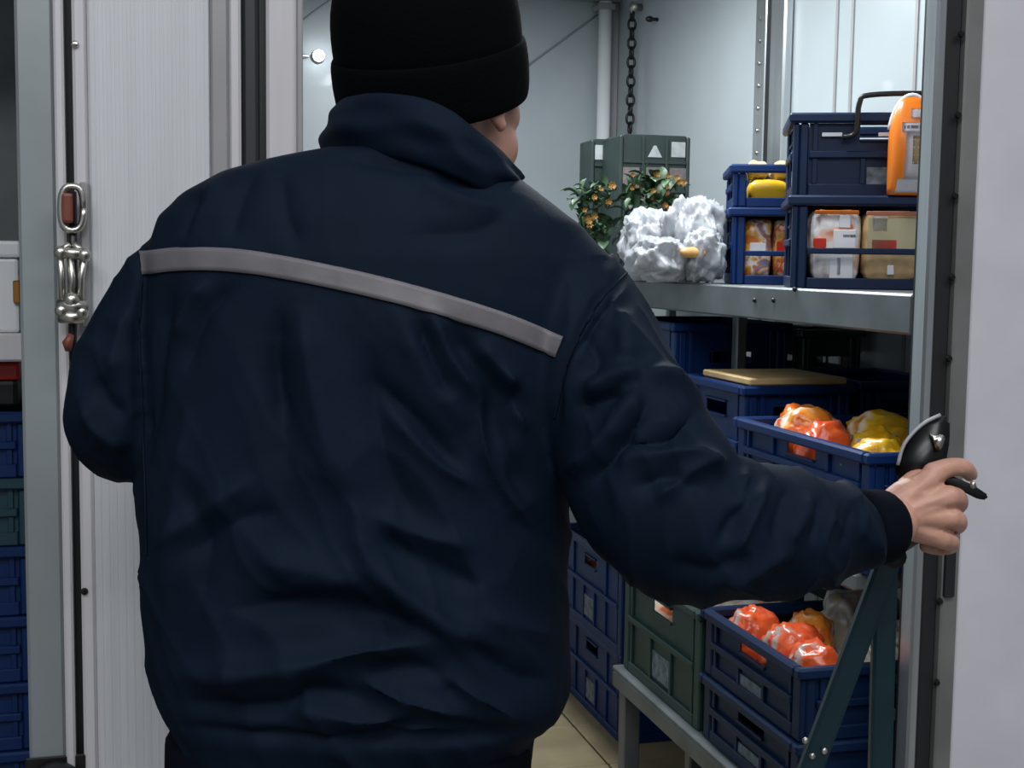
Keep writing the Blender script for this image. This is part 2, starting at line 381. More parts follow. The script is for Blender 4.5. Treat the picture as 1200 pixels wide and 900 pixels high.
# thin cables on the back wall
for k, pts in enumerate((((600, 92), (625, 72), (662, 45), (700, 17)), ((345, 32), (362, 18), (392, -4), (420, -26)))):
    q = [onY(a, b, YB-0.008) for a, b in pts]
    tag(obj('cable', tube(bmesh.new(), catmull(q, 4), 0.0035, 6), M_trim, None, True),
        ('thin slanting cable on the back wall beside the corner pipe', 'thin slanting cable on the back wall above the small lamp')[k], 'cable')

# ================================================================ latch assembly on the left post
yl = YD-0.036
p = onY(86, 300, YD)
lk = thing('door_latch', 'chrome clamp latch with oval ring handle on the door edge', 'latch', (p.x, yl, onY(86, 420, yl).z))
def lp(px, py, dy=0.0):
    q = onY(px, py, yl+dy); return q-lk.location
def pxr(n): return n*1.77/FPX
c0, c1 = lp(93, 213), lp(107, 384)
obj('backing_plate', B(c0.x, c1.x+0.0, -0.002, 0.012, c1.z, c0.z, bev=0.002), M_trim, lk)
loop = []
for i in range(25):
    a = 2*math.pi*i/24; loop.append((84.5+13.5*math.copysign(abs(math.cos(a))**0.7, math.cos(a)), 244-26*math.copysign(abs(math.sin(a))**0.8, math.sin(a))))
obj('ring_handle', tube(bmesh.new(), [lp(a, b, -0.018) for a, b in loop], 0.0045, 8), M_chrome, lk, True)
a, b = lp(72, 226, -0.02), lp(86.5, 262, -0.02)
obj('ring_tag', B(a.x, b.x, a.y-0.006, a.y+0.012, b.z, a.z, bev=0.004, seg=2), M_rust, lk)
a, b = lp(86.8, 224, -0.02), lp(90, 262, -0.02)
obj('ring_core', B(a.x, b.x, a.y-0.004, a.y+0.012, b.z, a.z, bev=0.001), M_black, lk)
obj('rod', tube(bmesh.new(), [lp(85, 262, -0.012), lp(85.5, 300, -0.012), lp(85, 395, -0.012), lp(86, 420, -0.012)], 0.0055, 8), M_blackm, lk, True)
for (pa, pb, rr) in (((70, 296), (101, 298), 0.0075), ((68, 358), (102, 360), 0.0095), ((70, 371), (98, 371), 0.0085)):
    obj('clamp_bar', tube(bmesh.new(), [lp(*pa, -0.02), lp((pa[0]+pb[0])/2, pa[1]+1, -0.024), lp(*pb, -0.02)], rr, 10), M_chrome, lk, True)
for pts in (((70, 296), (72, 326), (73, 358)), ((99, 298), (95, 326), (94, 358)), ((82, 286), (72, 294)), ((86, 286), (98, 296)), ((82, 300), (85, 330), (82, 352))):
    obj('clamp_arm', tube(bmesh.new(), [lp(*q, -0.022) for q in pts], 0.0045, 8), M_chrome, lk, True)
for q in ((71, 296), (99, 299), (84, 352), (72, 364), (96, 366)):
    bm = bmesh.new(); bmesh.ops.create_uvsphere(bm, u_segments=10, v_segments=8, radius=0.011 if q[0] == 84 else 0.009, matrix=Matrix.Translation(lp(*q, -0.024))); obj('nut', bm, M_chrome, lk, True)
obj('red_seal', tube(bmesh.new(), [lp(84, 392, -0.02), lp(79, 402, -0.022), lp(80, 411, -0.02)], [0.004, 0.007, 0.004], 8), M_rust, lk, True)
# rubber buffer low on the post
p = onY(66, 922, YD-0.03)
bb = thing('rubber_buffer', 'black rubber buffer low on the grey post', 'buffer', (p.x, YD-0.02, p.z-0.05))
bm = bmesh.new()
loft(bm, [[Vector((math.cos(a)*r, -d, 0.05+math.sin(a)*r)) for a in [2*math.pi*i/20 for i in range(20)]] for r, d in ((0.034, 0), (0.034, 0.02), (0.027, 0.033), (0.012, 0.038))])
obj('pad', bm, M_gasket, bb, True)
obj('mount_plate', B(-0.04, 0.04, -0.004, 0.0, 0.01, 0.09, bev=0.002), M_blackm, bb)

# ================================================================ RACK AND BENCH
XS = 1.20; ZS = 1.333
rack = thing('storage_rack', 'galvanised steel rack along the side wall with deep top shelf', 'rack', (XS, 2.0, 0))
def rb(name, x0, x1, y0, y1, z0, z1, m=M_shelfm, bev=0.004): return obj(name, B(x0-XS, x1-XS, y0-2.0, y1-2.0, z0, z1, bev=bev), m, rack)
rb('top_shelf', XS+0.004, XR-0.02, 1.925, 4.3, ZS-0.02, ZS)
rb('front_lip', XS, XS+0.018, 1.925, 4.3, ZS-0.066, ZS+0.002)
rb('end_lip', XS+0.019, XR-0.02, 1.925, 1.94, ZS-0.066, ZS-0.021)
rb('middle_shelf', XS-0.06, XR-0.02, 1.97, 4.3, 0.83, 0.86)
for x, y in ((XR-0.07, 2.0), (XR-0.07, 4.2), (XS+0.05, 2.90), (XS+0.05, 4.2)):
    rb('post', x, x+0.035, y, y+0.035, 0, 0.8295)
for x, y in ((XR-0.06, 2.0), (XR-0.06, 4.2), (xAt(866, 2.90), 2.90), (XS+0.05, 4.24)):
    rb('upright', x, x+0.028, y, y+0.03, 0.8605, ZS-0.021)
for px in (885, 907, 932):
    q = onX(px, 352 if px != 932 else 339, XS)
    bm = bmesh.new(); bmesh.ops.create_uvsphere(bm, u_segments=10, v_segments=6, radius=0.005, matrix=Matrix.Translation((-0.001, q.y-2.0, q.z))); obj('bolt', bm, M_blackm, rack, True)
XB, ZB = 1.03, 0.44
bench = thing('low_bench', 'low galvanised steel bench carrying green and blue crates', 'bench', (XB, 2.0, 0))
def bb_(name, x0, x1, y0, y1, z0, z1, bev=0.003): return obj(name, B(x0-XB, x1-XB, y0-2.0, y1-2.0, z0, z1, bev=bev), M_shelfm, bench)
bb_('bench_top', XB, XR-0.12, 1.96, 2.86, ZB-0.012, ZB)
bb_('edge_rail', XB+0.001, XB+0.013, 1.96, 2.86, ZB-0.05, ZB-0.0125)
bb_('end_rail', XB+0.014, XR-0.12, 2.848, 2.86, ZB-0.05, ZB-0.0125)
for y in (1.97, 2.81):
    for x in (XB+0.014, XR-0.17): bb_('leg', x, x+0.04, y, y+0.037, 0, ZB-0.0126)

# ================================================================ CRATES
def crate(label, loc, lx, ly, h, m, styles=('solid',)*4, rotz=0, group=None, marks=True, mk=M_mark, parts_rim=True, tilt=None):
    """origin = centre of the base; styles for faces -x, +x, -y, +y"""
    t = thing('plastic_crate', label, 'crate', loc, rotz, group)
    if tilt: t.rotation_euler = tilt
    obj('base', B(-lx/2+0.006, lx/2-0.006, -ly/2+0.006, ly/2-0.006, 0, 0.014, bev=0.003), m, t)
    # rim
    bm = bmesh.new(); r = 0.010
    z0, z1 = h-0.020, h
    box(bm, -lx/2-r, lx/2+r, -ly/2-r, -ly/2+0.010, z0, z1, bev=0.004); box(bm, -lx/2-r, lx/2+r, ly/2-0.010, ly/2+r, z0, z1, bev=0.004)
    box(bm, -lx/2-r, -lx/2+0.010, -ly/2+0.0101, ly/2-0.0101, z0, z1, bev=0.004); box(bm, lx/2-0.010, lx/2+r, -ly/2+0.0101, ly/2-0.0101, z0, z1, bev=0.004)
    obj('rim', bm, m, t)
    for sx in (-1, 1):
        for sy in (-1, 1):
            bm = bmesh.new(); pw = 0.030
            x0, x1 = sorted((sx*lx/2, sx*(lx/2-0.012))); y0, y1 = sorted((sy*ly/2, sy*(ly/2-pw)))
            box(bm, x0, x1, y0, y1, 0.0, z0, bev=0.003)
            x0, x1 = sorted((sx*(lx/2-0.0121), sx*(lx/2-pw))); y0, y1 = sorted((sy*ly/2, sy*(ly/2-0.012)))
            box(bm, x0, x1, y0, y1, 0.0, z0, bev=0.003)
            obj('corner_post', bm, m, t)
    for f, st in enumerate(styles):
        L = ly if f < 2 else lx; H = h-0.020; bm = bmesh.new()
        def pb(u0, u1, v0, v1, d0, d1, bev=0.0, bm=bm):
            # u along face, v up, d = depth below the outer face
            if f == 0: box(bm, -lx/2+d0, -lx/2+d1, u0, u1, v0, v1, bev=bev)
            elif f == 1: box(bm, lx/2-d1, lx/2-d0, u0, u1, v0, v1, bev=bev)
            elif f == 2: box(bm, u0, u1, -ly/2+d0, -ly/2+d1, v0, v1, bev=bev)
            else: box(bm, u0, u1, ly/2-d1, ly/2-d0, v0, v1, bev=bev)
        a = L/2-0.031
        if st == 'open':
            pb(-a, a, 0.0, 0.022, 0.0, 0.010, 0.002)
            pb(-a, a, H*0.42, H*0.42+0.012, -0.003, 0.008, 0.002)
        elif st == 'bottomonly':
            pb(-a, a, 0.0, 0.022, 0.0, 0.010, 0.002)
        else:
            pb(-a, a, 0.0, 0.024, 0.0, 0.012, 0.002)
            pb(-a, a, H*0.52, H*0.52+0.014, -0.004, 0.011, 0.002)
            hw = 0.055
            # infill with a hand slot
            pb(-a, a, 0.024, H*0.52, 0.007, 0.010)
            zt0, zt1 = H*0.78, H*0.78+0.028
            pb(-a, a, H*0.52+0.014, zt0, 0.007, 0.010); pb(-a, a, zt1, H, 0.007, 0.010)
            pb(-a, -hw, zt0, zt1, 0.007, 0.010); pb(hw, a, zt0, zt1, 0.007, 0.010)
            for v0, v1 in ((zt0-0.005, zt0), (zt1, zt1+0.005)): pb(-hw, hw, v0, v1, 0.001, 0.0069, 0.001)
            n = max(2, int(L/0.11))
            for k in range(n+1):
                u = -a+0.012+(2*a-0.024)*k/n
                pb(u-0.005, u+0.005, 0.024, H*0.52, 0.001, 0.0069, 0.001)
                if abs(u) > hw+0.01: pb(u-0.005, u+0.005, H*0.52+0.014, H, 0.001, 0.0069, 0.001)
        obj('side_panel', bm, m, t)
    if marks:
        H = h-0.02
        obj('printed_mark', B(-lx/2+0.0045, -lx/2+0.0068, -0.05, 0.05, H*0.14, H*0.40, bev=0.0005), mk, t)
        obj('printed_mark', B(-0.04, 0.04, -ly/2+0.0045, -ly/2+0.0068, H*0.16, H*0.40, bev=0.0005), mk, t)
    return t

def roundpack(name, label, cat, loc, dx, dy, dz, m, rotz=0, rough=0.004, group=None, prints=(), pillow=0.12, seed=0, lump=25):
    """soft package: subdivided box, pillowed and crinkled; prints = thin slabs on -y or -x face"""
    t = thing(name, label, cat, loc, rotz, group)
    bm = B(-dx/2, dx/2, -dy/2, dy/2, 0, dz, bev=min(dx, dy, dz)*0.18, seg=2)
    bmesh.ops.subdivide_edges(bm, edges=bm.edges, cuts=3, use_grid_fill=True)
    for v in bm.verts:
        c = v.co; q = Vector((c.x/(dx/2), c.y/(dy/2), (c.z-dz/2)/(dz/2)))
        k = 1-pillow*(max(0, abs(q.z)-0.3))
        nz = mnoise.noise_vector(Vector(c)*lump+Vector((seed*3.1, seed, 0)))
        v.co = Vector((c.x*k, c.y*k, c.z)) + nz*rough*(0.3 if c.z < 0.01 else 1)
        if v.co.z < 0: v.co.z = 0
    obj('wrapper', bm, m, t, True)
    for (face, u0, u1, v0, v1, pm) in prints:
        if face == 'y': bm = B(u0*dx, u1*dx, -dy/2-0.003, -dy/2+0.004, v0*dz, v1*dz, bev=0.0015)
        else: bm = B(-dx/2-0.003, -dx/2+0.004, u0*dy, u1*dy, v0*dz, v1*dz, bev=0.0015)
        obj('printed_panel', bm, pm, t)
    return t

def pouch(name, label, cat, loc, a, b, c, m, rot=(0, 0, 0), seed=0, group=None, crim=True, amp=0.18, crim_m=None, ridged=False):
    """crumpled bag or pouch: centre of base at loc, semi axes a,b,c"""
    t = thing(name, label, cat, loc, 0, group)
    bm = bmesh.new(); bmesh.ops.create_icosphere(bm, subdivisions=5 if ridged else 4, radius=1)
    R = Matrix.Rotation(rot[2], 3, 'Z') @ Matrix.Rotation(rot[1], 3, 'Y') @ Matrix.Rotation(rot[0], 3, 'X')
    zmin = 9
    for v in bm.verts:
        d = v.co.normalized()
        s = Vector([math.copysign(abs(q)**0.8, q) for q in d])
        n1 = mnoise.noise(d*2.2+Vector((seed*7.3, seed*1.7, 1))); n2 = abs(mnoise.noise(d*5+Vector((seed, 3, seed*2))))
        k = 1+amp*n1-amp*1.1*n2+amp*0.35*abs(mnoise.noise(d*11+Vector((seed*2, 1, 5))))
        if ridged:
            r1 = 1-abs(mnoise.noise(d*3.1+Vector((seed, seed*3, 2)))); r2 = 1-abs(mnoise.noise(d*6.5+Vector((seed*5, 1, 2)))); r3 = 1-abs(mnoise.noise(d*13+Vector((3, seed, 2))))
            d2 = Vector((d.x*1.2, d.y*1.2, d.z*0.55)); k = 0.96+amp*0.8*n1+amp*0.55*((1-abs(mnoise.noise(d2*2.6+Vector((seed, 4, seed)))))**3-0.6)+amp*0.28*((1-abs(mnoise.noise(d2*5.5+Vector((seed*3, 4, 1)))))**4-0.5)
        v.co = R @ Vector((s.x*a*k, s.y*b*k, s.z*c*k))
        v.co.z += c
        if v.co.z < 0.0: v.co.z *= 0.05
    zmin = min(v.co.z for v in bm.verts)
    for v in bm.verts: v.co.z -= zmin
    obj('film', bm, m, t, True)
    if crim:
        bm = bmesh.new(); rows = []
        for i in range(9):
            u = -1+2*i/8; w = 0.5*b*u
            z = 0.006*math.sin(i*2.4)
            rows.append([R @ Vector((a*0.86, w, z-0.002)) + Vector((0, 0, c)), R @ Vector((a*1.18, w*1.25, z*1.6-0.002)) + Vector((0, 0, c)), R @ Vector((a*1.18, w*1.25, z*1.6+0.002)) + Vector((0, 0, c)), R @ Vector((a*0.86, w, z+0.002)) + Vector((0, 0, c))])
        loft(bm, rows)
        zz = min(v.co.z for v in bm.verts)
        if zz < 0:
            for v in bm.verts: v.co.z = max(0.0, v.co.z)
        obj('crimped_end', bm, crim_m or m, t, True)
    return t

# ---- top shelf: right hand stack, turned a little on the shelf
xa = XS+0.03
yn = yAt(927, xa); RZ1 = math.radians(-24)
def frame_at(px, y, rz, x=None):
    """returns local->world for a box whose near left bottom corner stands at (x, y)"""
    x = xAt(px, y) if x is None else x
    ux = Vector((math.cos(rz), math.sin(rz), 0)); uy = Vector((-math.sin(rz), math.cos(rz), 0)); o0 = Vector((x, y, 0))
    return (lambda u, v, z=0.0: o0+ux*u+uy*v+Vector((0, 0, z))), ux, uy, o0
def uAt(px, fr, v, py=306):
    """u coordinate where the ray through px meets the plane at local depth v"""
    _, ux, uy, o0 = fr; d = ray(px, py); t = ((o0+uy*v-CAM).dot(uy))/d.dot(uy); return (CAM+d*t-o0).dot(ux)
F1 = frame_at(927, yn, RZ1, xa); L1 = F1[0]
Hc = 0.185
crate('open-fronted blue crate holding wrapped loaves at the shelf end', L1(0.19, 0.15, ZS), 0.38, 0.30, Hc, M_dblue, ('solid', 'solid', 'open', 'solid'), rotz=RZ1, marks=False)
cz = ZS+Hc+0.001
topc = crate('dark blue crate with black wire handle on top of the loaf crate', L1(0.185, 0.186, cz), 0.37, 0.28, 0.165, M_dblue, rotz=RZ1)
ha = uAt(1008, F1, 0.0, 150)-0.185; hb = ha+0.13; fy = -0.154
obj('wire_handle', tube(bmesh.new(), catmull([(ha-0.03, fy+0.003, 0.115), (ha-0.006, fy, 0.125), (ha, fy, 0.182), (ha+0.02, fy, 0.198), (hb, fy, 0.20), (hb+0.03, fy, 0.19), (hb+0.035, fy+0.003, 0.14)], 5), 0.0055, 8), M_blackm, topc, True)
for u in (-0.11, 0.0, 0.06): obj('white_tag', B(u-0.02, u+0.02, -0.142, -0.138, 0.118, 0.126, bev=0.001), M_whitep, topc)
yp = 0.016
def pk(fr, pa, pb, v): return uAt(pa, fr, v), uAt(pb, fr, v)
x0, x1 = pk(F1, 951, 1009, yp)
roundpack('bread_pack', 'white and orange wrapped bread pack in the open-fronted crate', 'bread pack', L1((x0+x1)/2, yp+0.12, ZS+0.0145), x1-x0, 0.2, 0.145, P_white, RZ1, 0.003, 'wrapped loaves in the open-fronted crate', (('y', -0.12, 0.36, 0.04, 0.40, M_filmw), ('y', 0.02, 0.12, 0.08, 0.34, mat('blue_grey_print', (110, 122, 150), 0.4)), ('y', -0.46, -0.2, 0.42, 0.60, M_red), ('y', -0.06, 0.4, 0.46, 0.72, M_filmw), ('y', 0.05, 0.28, 0.74, 0.92, M_filmw), ('y', 0.12, 0.40, 0.60, 0.66, mat('grey_lettering', (120, 115, 125), 0.5, var=0.5, scale=90)), ('y', -0.45, 0.45, 0.93, 0.985, M_orange)), 0.05)
x0, x1 = pk(F1, 1012, 1079, yp); x1 = min(x1, 0.345)
roundpack('bread_pack', 'brown loaf in clear bag with red tomato print', 'bread pack', L1((x0+x1)/2, yp+0.12, ZS+0.0145), x1-x0, 0.2, 0.143, M_tan, RZ1, 0.003, 'wrapped loaves in the open-fronted crate', (('y', -0.42, 0.45, 0.46, 0.90, M_olive), ('y', -0.36, -0.08, 0.70, 0.92, P_white), ('y', -0.36, 0.1, 0.46, 0.60, M_red), ('y', -0.06, 0.06, 0.10, 0.24, M_filmw), ('y', -0.46, 0.46, 0.93, 0.99, mat('salmon_print', (206, 128, 96), 0.4))), 0.05, 2)
# big orange bag leaning in front of the dark crate, on the loaf crate rim
x0, x1 = pk(F1, 1034, 1088, -0.02)
zb = cz; hbag = 0.192
t = thing('snack_bag', 'orange and white printed bag standing on the loaf crate', 'bag', L1((x0+x1)/2+0.003, -0.003, zb), RZ1)
bm = bmesh.new(); hw = (x1-x0)/2; rings = []
for k in range(15):
    v = k/14; zz = v*hbag
    wv = hw*(0.96 if v < 0.55 else math.sqrt(max(0.02, 1-((v-0.55)/0.47)**2))*0.96)
    dv = 0.034*(math.sin(math.pi*min(1, max(0.0, v*0.9+0.1)))**0.7)+0.002
    rings.append([Vector((math.copysign(abs(math.cos(a))**0.6, math.cos(a))*wv, math.copysign(abs(math.sin(a))**0.8, math.sin(a))*dv, zz)) for a in [2*math.pi*i/24 for i in range(24)]])
loft(bm, rings); obj('film', bm, M_orange, t, True)
def bagpatch(u0, u1, v0, v1, m, skew=0.0):
    bm = bmesh.new(); rows = []
    for i in range(7):
        u = u0+(u1-u0)*i/6; col = []
        for j in range(7):
            v = v0+(v1-v0)*j/6; dv = 0.034*(math.sin(math.pi*min(1, v*0.9+0.1))**0.7)+0.0035
            uu = u+skew*(v-v0); s = max(0.0, 1-abs(uu)**2.4)**0.45
            col.append(Vector((uu*hw*0.96, -dv*s-0.0008, v*hbag)))
        rows.append(col)
    g = [[bm.verts.new(q) for q in r] for r in rows]
    for i in range(6):
        for j in range(6): bm.faces.new((g[i][j], g[i+1][j], g[i+1][j+1], g[i][j+1]))
    r = bmesh.ops.solidify(bm, geom=bm.faces[:], thickness=-0.0008)
    obj('printed_panel', bm, m, t, True)
bagpatch(-0.85, 0.8, 0.02, 0.16, M_filmw); bagpatch(-0.35, 0.8, 0.16, 0.62, M_filmw, 0.1); bagpatch(-0.5, 0.6, 0.62, 0.72, M_filmw)
bagpatch(0.0, 0.6, 0.30, 0.58, M_tan); bagpatch(-0.1, 0.55, 0.76, 0.86, M_filmw); bagpatch(-0.4, 0.5, 0.655, 0.685, mat('grey_lettering', (120, 115, 125)))
obj('top_seam', tube(bmesh.new(), [(math.sin(a)*hw*0.95, 0, hbag*0.56+math.cos(a)*hbag*0.445) for a in [-1.35+2.7*i/18 for i in range(19)]], 0.0045, 8), M_filmw, t, True)
# ---- top shelf: second stack, further along
RZ2 = math.radians(-21); y2 = 2.85; F2 = frame_at(857, y2, RZ2); L2 = F2[0]; s2 = 0.30
crate('blue open-fronted crate of printed bread packs beside the white bags', L2(s2/2, 0.14, ZS), s2, 0.28, 0.178, M_blue, ('solid', 'solid', 'open', 'solid'), rotz=RZ2, marks=False)
crate('shallow blue crate of yellow packs topping the bread stack', L2(s2/2, 0.14, ZS+0.179), s2, 0.28, 0.098, M_blue, ('solid', 'solid', 'bottomonly', 'solid'), rotz=RZ2, marks=False)
yq = 0.018
for k, (pa, pb) in enumerate(((872, 904), (907, 938))):
    u0, u1 = pk(F2, pa, pb, yq)
    roundpack('bread_pack', ('sliced bread pack with orange and blue print next to crate corner', 'orange and red printed bread pack behind the crate rail')[k], 'bread pack', L2((u0+u1)/2, yq+0.11, ZS+0.0145), u1-u0, 0.2, 0.138, (P_bread, P_bread2)[k], RZ2, 0.004, 'printed bread packs in the blue stack', (('y', -0.3, 0.3, 0.45, 0.6, M_filmw),) if k == 0 else (('y', -0.4, 0.4, 0.45, 0.62, M_red),), 0.1, k+4)
u0, u1 = pk(F2, 878, 921, yq)
roundpack('bread_pack', 'bright yellow pack lying in the shallow blue crate', 'bread pack', L2((u0+u1)/2, yq+0.09, ZS+0.1935), u1-u0, 0.16, 0.05, M_yellow, RZ2, 0.006, None, (), 0.1, 8)
for k, (pa, pb) in enumerate(((874, 899), (904, 932))):
    u0, u1 = pk(F2, pa, pb, yq)
    roundpack('bread_loaf', ('pale bagged loaf on the yellow pack, by the crate corner', 'pale bagged loaf on the yellow pack, against the taller stack')[k], 'bread loaf', L2((u0+u1)/2, yq+0.09, ZS+0.2445), u1-u0, 0.14, 0.045, M_loaf, RZ2, 0.005, 'pale loaves above the yellow pack', (), 0.5, 11+k)

# ---- white bags on the top shelf
def bagat(px0, px1, ytop, ydepth, label, seed, cat='bag', b=0.12):
    pc = onZ((px0+px1)/2, 330, ZS) if False else None
    y = ydepth; x = xAt((px0+px1)/2, y); z = (Vector((x, y, 0))-CAM).dot(Fh)
    a = (px1-px0)/2*z/FPX; top = onY((px0+px1)/2, ytop, y).z
    hgt = top-ZS
    return pouch('plastic_bag', label, cat, (x, y, ZS+0.001), a, b, hgt/2, M_bag, (0, 0, -YAW), seed, 'crumpled white bags on the top shelf', False, 0.30, None, True)
bagat(724, 800, 246, 3.17, 'large crumpled white plastic bag beside the upright green crate', 1)
bagat(776, 850, 232, 3.0, 'puffy white plastic bag leaning on the blue bread stack', 2)
bagat(738, 806, 278, 2.93, 'low white plastic bag at the shelf edge below the larger bags', 3)
bagat(798, 850, 268, 2.86, 'low white plastic bag with an orange bun at its side', 5, b=0.09)
bagat(672, 706, 258, 3.62, 'small white plastic bag under the flower bunch', 4, b=0.06)
p = onY(812, 292, 2.80)
roundpack('bread_bun', 'golden bun lying against the low white bag', 'bread bun', (p.x, 2.80, ZS+0.06), 0.055, 0.035, 0.024, mat('golden_bun', (206, 160, 96), 0.4, var=0.25, scale=30), -0.2, 0.003, None, (), 0.5)
# ---- upright green crates behind the bags and leafy bunches
M_upg = mat('grey_green_crate_plastic', (33, 45, 44), 0.5, var=0.2, scale=12)
M_palemark = mat('pale_print', (150, 156, 158), 0.6, var=0.2, scale=40)
def upright(px0, px1, pytop, y, label, depth=0.16, marks=True):
    x0, x1 = xAt(px0, y), xAt(px1, y); zt = onY(px0, pytop, y).z; h = zt-ZS
    t = thing('upright_crate', label, 'crate', ((x0+x1)/2, y+depth/2, ZS), 0, 'green crates set on end')
    wd = x1-x0
    f0 = -depth/2
    obj('floor_panel', B(-wd/2+0.012, wd/2-0.012, f0+0.006, f0+0.014, 0, h, bev=0.002), M_upg, t)
    for s in (-1, 1):
        a, b = sorted((s*wd/2, s*(wd/2-0.0118)))
        obj('side_panel', B(a, b, f0, depth/2, 0, h-0.004, bev=0.004), M_upg, t)
    for z0, z1 in ((0, 0.012), (h-0.016, h)):
        obj('end_panel', B(-wd/2+0.0122, wd/2-0.0122, f0+0.0145, depth/2, z0, z1, bev=0.003), M_upg, t)
    n = 3 if wd > 0.1 else 1
    for k in range(1, n):
        u = -wd/2+wd*k/n
        obj('rib', B(u-0.004, u+0.004, f0, f0+0.0058, 0.013, h-0.006, bev=0.001), M_upg, t)
    for v in (0.34, 0.60, 0.80):
        obj('cross_rail', B(-wd/2+0.0122, wd/2-0.0122, f0+0.001, f0+0.0057, h*v, h*v+0.008, bev=0.001), M_upg, t)
    for k in range(n):
        u = -wd/2+wd*(k+0.5)/n; ww = wd/n*0.3; y0, y1 = f0+0.0035, f0+0.0058
        if k == 1:
            bm = bmesh.new(); q = [(-ww, h*0.845), (ww, h*0.845), (ww*0.15, h*0.925), (-ww*0.15, h*0.925)]
            fv = [bm.verts.new((u+a, y0, z)) for a, z in q]; bv = [bm.verts.new((u+a, y1, z)) for a, z in q]
            bm.faces.new(fv); bm.faces.new(bv[::-1])
            for i in range(4): bm.faces.new((fv[(i+1) % 4], fv[i], bv[i], bv[(i+1) % 4]))
            obj('printed_mark', bm, M_palemark, t)
        elif k == 2 or n == 1: obj('printed_mark', B(u-ww, u+ww, y0, y1, h*0.85, h*0.955, bev=0.0005), M_palemark, t)
        if n > 1: obj('printed_mark', B(u-ww*1.2, u+ww*1.2, y0, y1, h*(0.66 if k else 0.58), h*(0.775 if k else 0.77), bev=0.0008), M_pinkmark, t)
    return t
upright(724, 806, 156, 3.72, 'dark green crate standing on end behind the white bags')
upright(691, 713, 162, 3.9, 'narrow dark green crate standing on end before the steel pipe', 0.12)
def bunch(px0, px1, py0, py1, y, label, nleaf, nfl, seed):
    rnd = random.Random(seed); cx, cyp = (px0+px1)/2, (py0+py1)/2
    base = onY(cx, py1, y); root = thing('flower_bunch', label, 'flowers', (base.x, y, ZS), 0, 'leafy bunches with orange blossoms')
    zc = onY(cx, cyp, y).z-ZS; sc = y*1.02/FPX
    for k in range(6):
        a = rnd.uniform(-0.6, 0.6)
        obj('stem', tube(bmesh.new(), [(rnd.uniform(-0.01, 0.01), rnd.uniform(-0.01, 0.01), 0.0), (a*0.03, rnd.uniform(-0.01, 0.01), zc*0.6), (a*(px1-px0)*sc*0.5, rnd.uniform(-0.02, 0.02), zc)], 0.003, 5), M_stem, root, True)
    for k in range(nleaf):
        u, v = rnd.uniform(-1, 1), rnd.uniform(-1, 1)
        if u*u+v*v > 1.1: u *= 0.7; v *= 0.7
        c = Vector((u*(px1-px0)/2*sc, rnd.uniform(-0.06, 0.04), max(0.02, zc-v*(py1-py0)/2*sc)))
        L = rnd.uniform(0.03, 0.055); wd = L*0.32
        R = Matrix.Rotation(rnd.uniform(0, 6.28), 3, 'Z') @ Matrix.Rotation(rnd.uniform(-1.1, 1.3), 3, 'X')
        bm = bmesh.new(); prev = None
        for i in range(6):
            q = i/5; ww = wd*math.sin(math.pi*min(0.98, q*0.9+0.06)); zb_ = 0.25*L*math.sin(q*2.4)
            row = [bm.verts.new(c+R @ Vector((-ww, q*L, zb_+ww*0.35))), bm.verts.new(c+R @ Vector((0, q*L, zb_))), bm.verts.new(c+R @ Vector((ww, q*L, zb_+ww*0.35)))]
            if prev:
                bm.faces.new((prev[0], prev[1], row[1], row[0])); bm.faces.new((prev[1], prev[2], row[2], row[1]))
            prev = row
        obj('leaf', bm, M_leaf, root, True)
    for k in range(nfl):
        u, v = rnd.uniform(-0.9, 0.9), rnd.uniform(-1.0, 0.3)
        c = Vector((u*(px1-px0)/2*sc, rnd.uniform(-0.075, -0.03), max(0.03, zc-v*(py1-py0)/2*sc)))
        bm = bmesh.new(); r = rnd.uniform(0.007, 0.0125)
        for ringn, (rr, dy) in enumerate(((r, 0), (r*0.65, -0.006))):
            for i in range(7):
                a = 2*math.pi*i/7+ringn*0.4
                q = [c+Vector((math.cos(a+d)*rr*s, dy-lift, math.sin(a+d)*rr*s)) for d, s, lift in ((0, 0.1, 0), (-0.38, 0.75, 0.004), (0, 1.05, 0.006), (0.38, 0.75, 0.004))]
                bm.faces.new([bm.verts.new(x) for x in q])
        ell(bm, c+Vector((0, -0.006, 0)), ((r*0.3, 0, 0), (0, r*0.3, 0), (0, 0, r*0.3)), 8, 6)
        obj('blossom', bm, M_flower, root, True)
bunch(668, 716, 212, 296, 3.55, 'leafy green bunch with orange blossoms by the narrow green crate', 110, 12, 3)
bunch(722, 800, 205, 300, 3.50, 'wide leafy bunch with orange blossoms before the upright green crate', 190, 17, 5)

def relax(items, x0, x1, y0, y1, n=200):
    """push packs apart sideways inside a crate; items = [x, y, radius]"""
    for _ in range(n):
        for i in range(len(items)):
            for j in range(i):
                a, b = items[i], items[j]; dx, dy = a[0]-b[0], a[1]-b[1]; d = math.hypot(dx, dy) or 1e-4; o_ = a[2]+b[2]-d
                if o_ > 0:
                    a[0] += dx/d*o_*0.3; a[1] += dy/d*o_*0.3; b[0] -= dx/d*o_*0.3; b[1] -= dy/d*o_*0.3
        for a in items:
            a[0] = min(max(a[0], x0+a[2]), x1-a[2]); a[1] = min(max(a[1], y0+a[2]), y1-a[2])
    return items
# ---- middle shelf
ZM = 0.861
ym = yAt(847, 1.16)
xm = 1.152
y_near, y_far = 1.952, 2.47
crate('shallow blue crate under the heaped snack crate', (xm+0.20, (y_near+y_far)/2, ZM), 0.40, y_far-y_near, 0.085, M_blue, marks=False)
mc = crate('blue crate full of orange and yellow snack packs on the middle shelf', (xm+0.20, (y_near+y_far)/2, ZM+0.086), 0.40, y_far-y_near, 0.122, M_blue, mk=M_ymark)
ZK = ZM+0.086+0.0145
